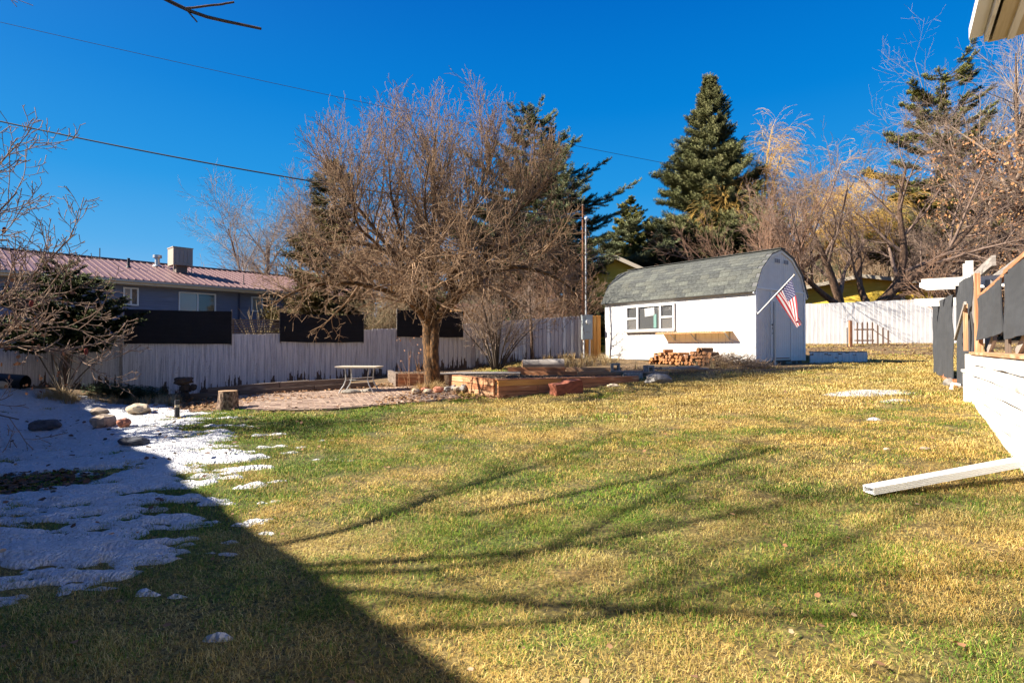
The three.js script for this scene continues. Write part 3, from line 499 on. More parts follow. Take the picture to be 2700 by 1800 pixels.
// ---------- small table, slabs, stump ----------
{
  reseed(71);
  const t = thing('side_table', 'small beige patio table with curved grey metal legs', 'table', V(-3.35, 0.50, 12.15), -0.08);
  const top = new THREE.BoxGeometry(0.92, 0.022, 0.5); part('tabletop', top, mat([0.62, 0.55, 0.44], { roughness: 0.5 }), t, v3(0, 0.575, 0));
  for (const s of [-1, 1]) { for (const q of [-1, 1]) part('leg', tube([v3(s * 0.27, 0.56, q * 0.17), v3(s * 0.25, 0.42, q * 0.17), v3(s * 0.24, 0.3, q * 0.17), v3(s * 0.28, 0.18, q * 0.18), v3(s * 0.36, 0.06, q * 0.19), v3(s * 0.385, 0, q * 0.19)], 0.013, 8), steel, t);
    part('brace', tube([v3(s * 0.24, 0.28, -0.17), v3(s * 0.24, 0.28, 0.17)], 0.009, 6), steel, t); }
  part('crossbar', tube([v3(-0.24, 0.28, 0), v3(0.24, 0.28, 0)], 0.009, 6), steel, t);
  part('apron', new THREE.BoxGeometry(0.84, 0.03, 0.42), steel, t, v3(0, 0.55, 0));
  const slabM = mat(0xffffff, { map: tex(128, 128, (u, v) => { const a = fbm(u * 6, v * 6, 4, 7.7); return mixc([166, 160, 148], [118, 112, 104], a + 0.4); }), roughness: 0.95 });
  solo('stone_slab', rock(0.42, 0.11, 0.34, 2.2, 0.12, 2), slabM, 'flat grey stone slab under the small table beside another', 'stone', 'flat stones under the table', V(-3.52, 0.53, 12.1), 0.3);
  solo('stone_slab', rock(0.6, 0.12, 0.36, 5.2, 0.12, 2), slabM, 'wider flat grey stone slab under the small table', 'stone', 'flat stones under the table', V(-3.08, 0.53, 12.2), -0.2);
  const st = thing('tree_stump', 'upright cut log stump with rough bark at the patio edge', 'stump', V(-5.52, G(-5.52, 10.75) - 0.03, 10.75));
  const bg = new THREE.CylinderGeometry(0.165, 0.195, 0.4, 40, 8, true), bp = bg.attributes.position;
  for (let i = 0; i < bp.count; i++) { const a = Math.atan2(bp.getZ(i), bp.getX(i)), k = 1 + 0.10 * n2(Math.cos(a) * 7, Math.sin(a) * 7, bp.getY(i) * 2.5) + 0.04 * n2(Math.cos(a) * 2, Math.sin(a) * 2); bp.setXYZ(i, bp.getX(i) * k, bp.getY(i), bp.getZ(i) * k); } bg.computeVertexNormals();
  const barkTex = tex(256, 256, (u, v) => { const a = fbm(u * 30, v * 5, 4, 3.3), b = fbm(u * 60, v * 12, 2, 1.3); return mixc([70, 54, 46], [160, 136, 116], 0.45 + a * 1.7 + b * 0.5); });
  part('bark', bg, mat(0xffffff, { map: barkTex, bumpMap: barkTex, bumpScale: 0.03, roughness: 1 }), st, v3(0, 0.2, 0));
  part('cut_face', new THREE.CylinderGeometry(0.168, 0.168, 0.01, 32), mat(0xffffff, { map: tex(128, 128, (u, v) => { const r = Math.hypot(u - 0.5, v - 0.5); return mixc([196, 164, 128], [150, 116, 84], 0.5 + 0.4 * Math.sin(r * 120 + 3 * n2(u * 3, v * 3)) + fbm(u * 8, v * 8)); }) }), st, v3(0, 0.398, 0));
}
// ---------- rocks ----------
const stoneMap = (a, b, z) => mat(0xffffff, { map: tex(128, 128, (u, v) => mixc(a, b, 0.45 + 1.1 * fbm(u * 5, v * 5, 4, z) + 0.5 * fbm(u * 30, v * 30, 2, z + 2))), roughness: 0.92 });
const stones = [stoneMap([176, 158, 138], [112, 98, 86], 1), stoneMap([150, 146, 140], [98, 94, 92], 2), stoneMap([196, 132, 104], [140, 84, 66], 3), stoneMap([86, 88, 96], [52, 54, 62], 4), stoneMap([206, 190, 164], [150, 132, 110], 5)];
{
  reseed(73);
  const put = (name, X, Z, w, h, d, m, label, group, turn = R(0, 6), sink = 0.28, yoff = 0) => solo(name, rock(w, h, d, X * 3.1 + Z, 0.22), m, label, 'rock', group, V(X, G(X, Z) + h * (0.5 - sink) + yoff, Z), turn);
  // ring round the tree
  [[-1.98, 11.42, 0.2, 0.11, 4], [-1.72, 11.3, 0.22, 0.1, 4], [-1.5, 11.3, 0.21, 0.15, 2], [-1.33, 11.42, 0.17, 0.12, 1], [-1.22, 11.55, 0.15, 0.13, 1], [-1.12, 11.36, 0.19, 0.11, 4], [-0.98, 11.3, 0.2, 0.16, 1], [-1.82, 11.55, 0.18, 0.11, 2]].forEach(([X, Z, w, h, m]) => put('river_rock', X, Z, w, h, w * 0.8, stones[m], 'rounded rock in the ring at the foot of the bare tree', 'rocks ringing the tree', R(0, 6), 0.2, 0.05));
  const bl = new THREE.BoxGeometry(0.54, 0.26, 0.3, 7, 4, 5), p = bl.attributes.position;
  for (let i = 0; i < p.count; i++) { const x = p.getX(i), y = p.getY(i), z = p.getZ(i), k = 1 + 0.14 * PN.noise(x * 5, y * 5, z * 5); p.setXYZ(i, x * k - y * 0.15 - (y < 0 ? 0.02 : 0), y * k * (x < 0 ? 0.82 : 1.0) + x * 0.12, z * k); } bl.computeVertexNormals();
  solo('sandstone_boulder', bl, stoneMap([150, 86, 62], [112, 62, 46], 8), 'angular red sandstone boulder leaning against the timber bed', 'boulder', null, V(1.02, G(1, 10.35) + 0.12, 10.36), 0.35);
  put('lawn_rock', 2.95, 11.15, 0.55, 0.26, 0.4, stones[1], 'low mottled grey rock at the corner of the timber bed', null, 0.2);
  put('lawn_rock', 2.0, 10.95, 0.26, 0.1, 0.2, stones[4], 'small pale rock beside the red boulder', null, 0.2);
  // rocks in the snow
  [[-8.0, 9.5, 0.45, 0.22, 0.3, 3, 'dark oval rock alone in the snow'], [-8.05, 10.8, 0.34, 0.16, 0.26, 0, 'tan rock half buried in snow'], [-7.25, 10.75, 0.46, 0.22, 0.34, 4, 'large pale tan rock half buried in snow'], [-6.9, 9.35, 0.4, 0.26, 0.32, 0, 'brown rock in snow with a small reddish rock against it'], [-6.45, 9.2, 0.22, 0.16, 0.2, 2, 'small reddish rock in snow against a brown rock'], [-5.15, 7.55, 0.42, 0.12, 0.2, 3, 'flat dark rock showing through the snow']].forEach(([X, Z, w, h, d, m, l]) => put('snow_rock', X, Z, w, h, d, stones[m], l, null, R(-0.4, 0.4), 0.25, 0.06));
  [[-11.2, 12.1, 0.32, 0.2, 4, 'pale boulder by the corrugated pipe'], [-11.55, 11.8, 0.26, 0.18, 1, 'grey boulder by the corrugated pipe']].forEach(([X, Z, w, h, m, l]) => put('bank_rock', X, Z, w, h, w * 0.8, stones[m], l, null, 0, 0.1, 0.05));
}
// ---------- log, blocks, planks behind the bed ----------
{
  reseed(79);
  const lg = thing('grey_log', 'weathered grey log lying behind the raised bed', 'log', V(0.85, 1.03, 15.2), 0.05), g = new THREE.CylinderGeometry(0.13, 0.15, 1.15, 24, 6, true), p = g.attributes.position;
  for (let i = 0; i < p.count; i++) { const k = 1 + 0.15 * PN.noise(p.getX(i) * 6, p.getY(i) * 2, p.getZ(i) * 6); p.setXYZ(i, p.getX(i) * k, p.getY(i), p.getZ(i) * k); } g.rotateZ(Math.PI / 2); g.computeVertexNormals();
  part('bark', g, greyWood[1], lg); for (const s of [-1, 1]) { const c = new THREE.CircleGeometry(0.135, 20); c.rotateY(s * Math.PI / 2); part('cut_face', c, timber[2], lg, v3(s * 0.57, 0, 0)); }
  const blk = mat(0xffffff, { map: tex(64, 64, (u, v) => { const a = 148 + 90 * fbm(u * 16, v * 16, 3, 4); return [a, a, a * 0.97]; }), roughness: 1 });
  const cb = (X, Z, turn, lie, l) => { const o = thing('concrete_block', l, 'block', V(X, G(X, Z) + (lie ? 0.04 : 0.07), Z), turn), sh = new THREE.Shape([[-0.19, -0.095], [0.19, -0.095], [0.19, 0.095], [-0.19, 0.095]].map((q) => new THREE.Vector2(...q)));
    for (const s of [-1, 1]) { const h = new THREE.Path(); h.moveTo(s * 0.085 - 0.06, -0.06); h.lineTo(s * 0.085 + 0.06, -0.06); h.lineTo(s * 0.085 + 0.06, 0.06); h.lineTo(s * 0.085 - 0.06, 0.06); sh.holes.push(h); }
    const eg = new THREE.ExtrudeGeometry(sh, { depth: 0.15, bevelEnabled: false }); eg.translate(0, 0, -0.095); if (lie) eg.rotateX(Math.PI / 2); else eg.rotateZ(Math.PI / 2); part('shell', eg, blk, o); };
  cb(2.62, 12.0, 0.2, true, 'concrete block lying flat at the end of the timber bed'); cb(3.02, 12.15, 0.5, false, 'concrete block standing on end behind the timber bed'); cb(2.45, 13.1, 0.1, false, 'concrete block beside the reddish back timbers');
  [[2.2, 12.25, 3.4, 12.05, 0.09, 'grey plank lying across concrete blocks'], [3.3, 11.9, 4.2, 12.6, 0.12, 'grey plank angled off the end of the timber bed'], [3.2, 12.7, 4.5, 12.75, 0.05, 'grey plank lying flat in the straw near the woodpile']].forEach(([a, b, c, d, h, l]) => solo('loose_plank', bar(V(a, G(a, b) + h + 0.08, b), V(c, G(c, d) + h, d), 0.17, 0.035), greyWood[0], l, 'plank'));
}
// ---------- electric meter, mast and pole ----------
{
  const m = thing('electric_meter', 'grey electric meter cabinet with a round glass dial on conduit legs', 'meter', V(2.40, G(2.4, 17.7), 17.72), 0.15), grey = mat([0.30, 0.335, 0.35], { roughness: 0.5, metalness: 0.2 });
  part('cabinet', new THREE.BoxGeometry(0.33, 0.76, 0.16), grey, m, v3(0, 0.98, 0)); part('lid', new THREE.BoxGeometry(0.35, 0.03, 0.18), grey, m, v3(0, 1.37, 0)); part('door', new THREE.BoxGeometry(0.28, 0.4, 0.012), grey, m, v3(0, 0.82, 0.085));
  const d = new THREE.CylinderGeometry(0.075, 0.085, 0.08, 20); d.rotateX(Math.PI / 2); part('dial', d, new THREE.MeshPhysicalMaterial({ color: C(0.5, 0.5, 0.48), roughness: 0.1, clearcoat: 1 }), m, v3(0.02, 1.16, 0.11));
  for (const x of [-0.1, 0.09]) part('conduit', new THREE.CylinderGeometry(0.03, 0.03, 0.75, 10), mat([0.5, 0.5, 0.5]), m, v3(x, 0.28, 0));
  const ms = thing('service_mast', 'slim grey conduit mast rising from the meter cabinet', 'mast', V(2.38, 2.46, 17.78)); part('pipe', new THREE.CylinderGeometry(0.026, 0.026, 3.15, 12), mat([0.36, 0.36, 0.36], { roughness: 0.6 }), ms, v3(0, 1.57, 0)); part('weatherhead', new THREE.SphereGeometry(0.07, 12, 8), mat([0.45, 0.45, 0.45]), ms, v3(0.02, 3.17, 0));
  const pl = thing('mast_pole', 'brown wooden pole standing behind the meter mast', 'pole', V(2.31, 1.0, 17.95)); part('shaft', new THREE.CylinderGeometry(0.036, 0.046, 5.1, 14), mat(0xffffff, { map: woodTex([130, 82, 50], [92, 56, 34], [140, 94, 62], 81) }), pl, v3(0, 2.55, 0)); part('cap', new THREE.CylinderGeometry(0.03, 0.052, 0.04, 14), oldTimber[0], pl, v3(0, 5.12, 0));
}
// ---------- woodpile and brush ----------
{
  reseed(83);
  const logBark = [0, 1].map((k) => mat(0xffffff, { map: woodTex([[120, 92, 70], [98, 78, 64]][k], [64, 48, 38], [140, 112, 88], k + 91), roughness: 1 }));
  const cut = [[190, 134, 80], [170, 114, 68], [160, 116, 82], [136, 96, 70]].map((c, k) => mat(0xffffff, { map: tex(32, 32, (u, v) => mixc(c, [140, 96, 62], 0.35 + 0.3 * Math.sin(Math.hypot(u - 0.5, v - 0.5) * 40) + fbm(u * 6, v * 6, 2, k))), roughness: 0.9 }));
  const gy = (s, o) => { const p = shedPt(-o, 0, s); return p; };
  const lay = (s0, s1, maxH, kind) => {
    const r = kind ? 0.05 : 0.046; let row = 0;
    for (let y = r; y < maxH; y += r * 1.72, row++) { const inset = (row % 2) * r + R(0, 0.03); for (let s = s0 + inset; s < s1 - inset; s += r * 2.02) {
      if (y > maxH * Math.sqrt(Math.max(0, 1 - ((s - (s0 + s1) / 2) / ((s1 - s0) / 2)) ** 2)) * R(0.85, 1.1)) continue;
      const rr = r * R(0.75, 1.18), len = R(0.34, 0.44), sides = kind ? 9 : pick([3, 4, 5, 6]), g = new THREE.CylinderGeometry(rr, rr * R(0.9, 1.1), len, sides, 1, true); g.rotateX(Math.PI / 2); g.rotateZ(R(0, 6));
      const p = shedPt(-0.36 + R(-0.05, 0.05), 0, s + R(-0.012, 0.012)), t = thing('firewood_log', kind ? 'round firewood log in the brown heap by the shed wall' : 'split firewood log in the orange heap by the shed wall', 'log', v3(p.x, 1.03 + y + R(-0.014, 0.014), p.z), shedTurn + Math.PI / 2 + R(-0.22, 0.22), kind ? 'round logs by the shed' : 'split logs by the shed');
      t.scale.set(R(0.8, 1.25), R(0.8, 1.2), 1); part('bark', g, kind ? pick(logBark) : (rnd() < 0.6 ? cut[pick([0, 1])] : pick(logBark)), t); const c = new THREE.CircleGeometry(rr * 0.99, sides); for (const q of [-1, 1]) { const o = part('cut_face', c, pick(kind ? cut.slice(1) : cut.slice(0, 3)), t, v3(0, 0, q * len / 2)); if (q < 0) o.rotation.y = Math.PI; o.rotation.z = 0; }
    } }
  };
  lay(1.58, 2.85, 0.37, 0); lay(0.72, 1.72, 0.42, 1);
  const T = new Tubes(); for (let k = 0; k < 900; k++) { const s = 0.95 - 1.5 * Math.pow(rnd(), 0.9), o = R(0.1, 0.85), hmax = 0.34 * Math.max(0.1, 1 - Math.abs(s - 0.35) / 1.15), p = shedPt(-o, 0, s); if (s < -0.15 && o < 0.2) continue; const b = v3(p.x, G(p.x, -p.z) + R(0, hmax), p.z), d = v3(R(-1, 1), R(-0.25, 0.5), R(-1, 1)).normalize().multiplyScalar(R(0.08, 0.3)), m = b.clone().addScaledVector(d, 0.5).add(v3(R(-0.03, 0.03), R(-0.02, 0.03), R(-0.03, 0.03))); T.add([b, m, b.clone().add(d)], [0.006, 0.004, 0.002], 3); }
  tag(solo('brush_pile', T.geo(), mat([0.26, 0.185, 0.125], { roughness: 1 })), 'tangled pile of dry brush beside the firewood at the shed corner', 'brush pile', null, null);
}
// ---------- flag ----------
{
  const A = shedPt(0.03, 1.25, -0.05), B = shedPt(0.02, 2.11, -0.95), d = B.clone().sub(A);
  const f = thing('flag', 'stars and stripes flag on a slanted white pole before the shed gable', 'flag', A.clone());
  part('pole', tube([v3(0, 0, 0), d], 0.014, 10), mat([0.75, 0.72, 0.66], { roughness: 0.4 }), f);
  part('pole_tip', new THREE.SphereGeometry(0.022, 12, 8), mat([0.8, 0.66, 0.4], { metalness: 0.5, roughness: 0.4 }), f, d);
  part('bracket', bar(v3(-0.02, -0.06, -0.05), v3(0.03, 0.05, 0.0), 0.03, 0.03), whitePaint, f);
  const cv = document.createElement('canvas'); cv.width = 760; cv.height = 400; const x = cv.getContext('2d');
  for (let k = 0; k < 13; k++) { x.fillStyle = k % 2 ? '#f0ece8' : '#c4202c'; x.fillRect(0, k * 400 / 13, 760, 400 / 13 + 1); }
  x.fillStyle = '#2e2a66'; x.fillRect(0, 0, 304, 400 * 7 / 13); x.fillStyle = '#f4f2f2';
  for (let r = 0; r < 9; r++) for (let c = 0; c < (r % 2 ? 5 : 6); c++) { const cx = 25 + c * 50.6 + (r % 2) * 25.3, cy = 21.5 + r * 21.5; x.beginPath(); for (let k = 0; k < 10; k++) { const a = -Math.PI / 2 + k * Math.PI / 5, q = k % 2 ? 4.6 : 11.5; x[k ? 'lineTo' : 'moveTo'](cx + Math.cos(a) * q, cy + Math.sin(a) * q); } x.fill(); }
  const t = new THREE.CanvasTexture(cv); t.colorSpace = THREE.SRGBColorSpace;
  // hoist runs down the pole; the fly hangs and gathers
  const gx = v3(0.801, 0, -0.598), gn = v3(0.598, 0, 0.801), P0 = d.clone().multiplyScalar(0.93), P1 = d.clone().multiplyScalar(0.48);
  const nu = 40, nv = 24, pos = [], uv = [], idx = [];
  for (let j = 0; j <= nv; j++) for (let i = 0; i <= nu; i++) {
    const u = i / nu, v = j / nv, top = P0.clone().add(v3(1, 0, 0).multiplyScalar(0.15 * u)).add(v3(0, -0.98 * u - 0.06 * u * (1 - u), 0)), bot = P1.clone().add(v3(1, 0, 0).multiplyScalar(0.60 * u)).add(v3(0, -0.78 * u, 0)), p = top.lerp(bot, v);
    p.addScaledVector(gn, 0.055 * Math.sin(v * 9 + u * 3) * (0.25 + u) + 0.02 * Math.sin(v * 17 + u * 6) * u); pos.push(p.x, p.y, p.z); uv.push(u, 1 - v);
  }
  for (let j = 0; j < nv; j++) for (let i = 0; i < nu; i++) { const a = j * (nu + 1) + i; idx.push(a, a + nu + 1, a + 1, a + 1, a + nu + 1, a + nu + 2); }
  const g = new THREE.BufferGeometry(); g.setAttribute('position', new THREE.Float32BufferAttribute(pos, 3)); g.setAttribute('uv', new THREE.Float32BufferAttribute(uv, 2)); g.setIndex(idx); g.computeVertexNormals();
  part('cloth', g, new THREE.MeshPhysicalMaterial({ map: t, roughness: 0.9, side: THREE.DoubleSide, transmission: 0.5, thickness: 0 }), f);
}
// ---------- path light, lantern, black pipe ----------
{
  const X = -6.05, Z = 10.0, y = G(X, Z), pl = thing('path_light', 'black cylindrical path light with a pale band in the snow', 'path light', V(X, y, Z));
  part('post', new THREE.CylinderGeometry(0.042, 0.042, 0.2, 14), blackMetal, pl, v3(0, 0.1, 0)); part('lens', new THREE.CylinderGeometry(0.038, 0.038, 0.045, 14), mat([0.6, 0.5, 0.36], { roughness: 0.4 }), pl, v3(0, 0.222, 0)); part('cap', new THREE.CylinderGeometry(0.044, 0.044, 0.08, 14), blackMetal, pl, v3(0, 0.284, 0));
  const LX = -7.45, LZ = 12.6, ln = thing('garden_ornament', 'dark rusty ornament with a rough cap by the white fence', 'ornament', V(LX, G(LX, LZ), LZ)), rust = mat([0.035, 0.028, 0.024], { roughness: 0.95 });
  part('base', rock(0.2, 0.3, 0.2, 4.1, 0.2), rust, ln, v3(0, 0.1, 0)); part('stem', rock(0.24, 0.24, 0.22, 5.1, 0.25), rust, ln, v3(0.02, 0.3, 0)); part('cap', rock(0.36, 0.2, 0.32, 7.1, 0.35), mat([0.06, 0.042, 0.03], { roughness: 1 }), ln, v3(-0.02, 0.47, 0)); part('knob', rock(0.15, 0.15, 0.14, 9.2, 0.2), rust, ln, v3(0.2, 0.33, 0));
  // ribbed pipe lying in the corner
  const pts = [], rad = []; for (let k = 0; k <= 90; k++) { pts.push(V(-13.0 + k * 0.024, 0.86 - k * 0.0018, 12.15 + k * 0.002)); rad.push(0.17 + (k % 2 ? 0.014 : -0.004)); }
  solo('corrugated_pipe', tube(pts, rad, 22), mat([0.012, 0.012, 0.014], { roughness: 0.5 }), 'fat black corrugated drain pipe lying under the bushes', 'pipe');
}
// ---------- far white fence, picket gate, low retaining wall ----------
{
  reseed(89);
  const f = thing('white_fence', 'sunlit white board fence with tree shadows at the top of the slope', 'fence'), D = [0.938, -0.347], z0 = (X) => 22.4 - 0.37 * (X - 11.9);
  for (let k = 0; k < 46; k++) { const X = 10.9 + k * 0.153 * D[0], Z = z0(X), y0 = G(X, Z) - 0.05, y1 = 3.25 + (X - 11.9) * 0.018 + R(-0.012, 0.012), h = y1 - y0; part('board', new THREE.BoxGeometry(0.159, h, 0.014), pick(whiteBoards), f, V(X, y0 + h / 2, Z + R(-0.003, 0.003)), Math.atan2(D[1], D[0]) + 0.1); }
  for (const y of [2.95, 2.0]) part('rail', bar(V(10.9, y, z0(10.9) + 0.05), V(17.4, y + 0.1, z0(17.4) + 0.05), 0.04, 0.09), whiteBoards[0], f);
  const pk = mat(0xffffff, { map: woodTex([120, 92, 74], [80, 58, 46], [140, 116, 98], 97) });
  const g = thing('picket_gate', 'small leaning brown picket gate section before the white fence', 'gate', V(12.62, G(12.62, 20.2) + 0.02, 20.2), -0.35);
  for (let k = 0; k < 7; k++) { const h = 0.78 - (k > 3 ? (k - 3) * 0.1 : 0); const o = part('picket', board(0.05, h, 0.02), pk, g, v3(k * 0.16, h / 2, 0)); const tip = new THREE.ConeGeometry(0.034, 0.06, 4); tip.rotateY(Math.PI / 4); part('tip', tip, pk, o, v3(0, h / 2 + 0.03, 0)); }
  for (const y of [0.15, 0.55]) part('rail', board(0.62, 0.05, 0.02), pk, g, v3(0.22, y, -0.022)); part('brace', bar(v3(0.45, 0.58, -0.02), v3(1.05, 0.1, -0.02), 0.045, 0.02), pk, g);
  solo('wooden_post', board(0.09, 0.95, 0.09), timber[3], 'short brown wooden post beside the picket gate', 'post', null, V(12.0, G(12, 19.6) + 0.45, 19.6)); solo('thin_stake', board(0.03, 0.7, 0.02), oldTimber[0], 'thin dark stake beside the brown post', 'stake', null, V(11.82, G(11.8, 19.6) + 0.33, 19.5));
  const rw = thing('retaining_wall', 'low retaining wall of short white boards beside the shed', 'wall', V(8.15, 0, 15.05), -0.06), ya = 1.06;
  for (let k = 0; k < 16; k++) part('board', board(0.09, 0.34 + R(-0.01, 0.01), 0.03), pick(whiteBoards), rw, v3(k * 0.0935, ya + 0.13, R(-0.004, 0.004)));
  part('cap', board(1.5, 0.03, 0.07), greyWood[0], rw, v3(0.7, ya + 0.312, -0.02)); part('return_board', board(0.03, 0.3, 0.5), whiteBoards[1], rw, v3(1.46, ya + 0.13, -0.26));
}
// ---------- houses beyond the fences ----------
const yellow = [0, 1].map((k) => mat(0xffffff, { map: woodTex([222, 190, 74], [204, 168, 56], [228, 204, 110], 101 + k, 64, 256), roughness: 0.8 })), brownRoof = mat(0xffffff, { map: tex(128, 128, (u, v) => mixc([150, 104, 84], [110, 76, 62], 0.5 + fbm(u * 12, v * 12, 3, 2))), roughness: 0.95 });
function gableHouse(name, label, X, Z, turn, w, d, y0, eave, ridge, laps, winList = []) {   // front gable faces local +z
  const h = thing(name, label, 'house', V(X, 0, Z), turn);
  const sh = new THREE.Shape([[-w / 2, y0], [w / 2, y0], [w / 2, eave], [0, ridge], [-w / 2, eave]].map((p) => new THREE.Vector2(...p))), g = new THREE.ExtrudeGeometry(sh, { depth: d, bevelEnabled: false }); g.translate(0, 0, -d); part('wall', g, yellow[0], h);
  for (let k = 0, y = y0 + 0.1; y < ridge - 0.15; k++, y += laps) { const half = y + laps < eave ? w / 2 : (ridge - y - laps * 0.6) / (ridge - eave) * w / 2; if (half < 0.1) break; const o = part('siding_board', board(half * 2, laps * 1.06, 0.016, 2, 0.5), yellow[k % 2], h, v3(0, y, 0.014)); o.rotation.x = -0.06; }
  for (let k = 0, y = y0 + 0.1; y < eave; k++, y += laps) { const o = part('siding_board', board(0.016, laps * 1.06, d, 2, 0.5), yellow[k % 2], h, v3(-w / 2 - 0.014, y, -d / 2)); }
  const rl = Math.hypot(w / 2 + 0.4, (ridge - eave) * (w / 2 + 0.4) / (w / 2)), a = Math.atan2(ridge - eave, w / 2);
  for (const s of [-1, 1]) { const r = part('roof', new THREE.BoxGeometry(rl, 0.1, d + 0.9), brownRoof, h, v3(s * (w / 4 + 0.2), (ridge + eave) / 2 - 0.2 * Math.tan(a) + 0.06, -d / 2)); r.rotation.z = -s * a; part('fascia', new THREE.BoxGeometry(rl, 0.16, 0.03), mat([0.42, 0.36, 0.28]), r, v3(0, -0.03, d / 2 + 0.466)); }
  for (const [x, y, ww, hh] of winList) { const o = part('window', new THREE.BoxGeometry(ww, hh, 0.03), dark, h, v3(x, y, 0.04)); for (const s of [-1, 1]) { part('frame', new THREE.BoxGeometry(0.06, hh + 0.06, 0.05), whitePaint, o, v3(s * ww / 2, 0, 0.01)); part('frame', new THREE.BoxGeometry(ww - 0.06, 0.06, 0.05), whitePaint, o, v3(0, s * hh / 2, 0.01)); } part('pane', new THREE.BoxGeometry(ww - 0.07, hh - 0.07, 0.006), glass, o, v3(0, 0, 0.022)); }
  return h;
}
gableHouse('yellow_house', 'yellow gabled house with a brown roof behind the meter pole', 4.7, 25, -0.3, 4.6, 7, 1.0, 4.35, 5.5, 0.18, [[0.5, 2.75, 1.5, 0.9]]);
gableHouse('yellow_cottage', 'yellow cottage behind the sunlit white fence', 16.3, 25.8, -0.5, 5.4, 5, 1.4, 4.25, 4.75, 0.18, [[1.2, 3.4, 0.9, 0.7]]);
{ // orange outbuilding glimpsed over the fence
  const o = thing('orange_shed', 'orange plywood outbuilding glimpsed over the fence behind the shrub', 'shed', V(-1.05, 0, 19.3), 0.35);
  for (let k = 0; k < 5; k++) part('wall_board', board(0.3, 2.4, 0.03), cedar[k % 3], o, v3(-0.6 + k * 0.305, 1.75, 0)); for (let k = 0; k < 5; k++) part('wall_board', board(0.03, 2.4, 0.3), cedar[k % 3], o, v3(-0.77, 1.75, -0.17 - k * 0.305));
  const r = part('roof', board(1.9, 0.05, 1.9), brownRoof, o, v3(0, 3.0, -0.75)); r.rotation.x = 0.12;
  part('wall_core', new THREE.BoxGeometry(1.45, 2.3, 1.4), cedar[1], o, v3(0.0, 1.72, -0.78));
}
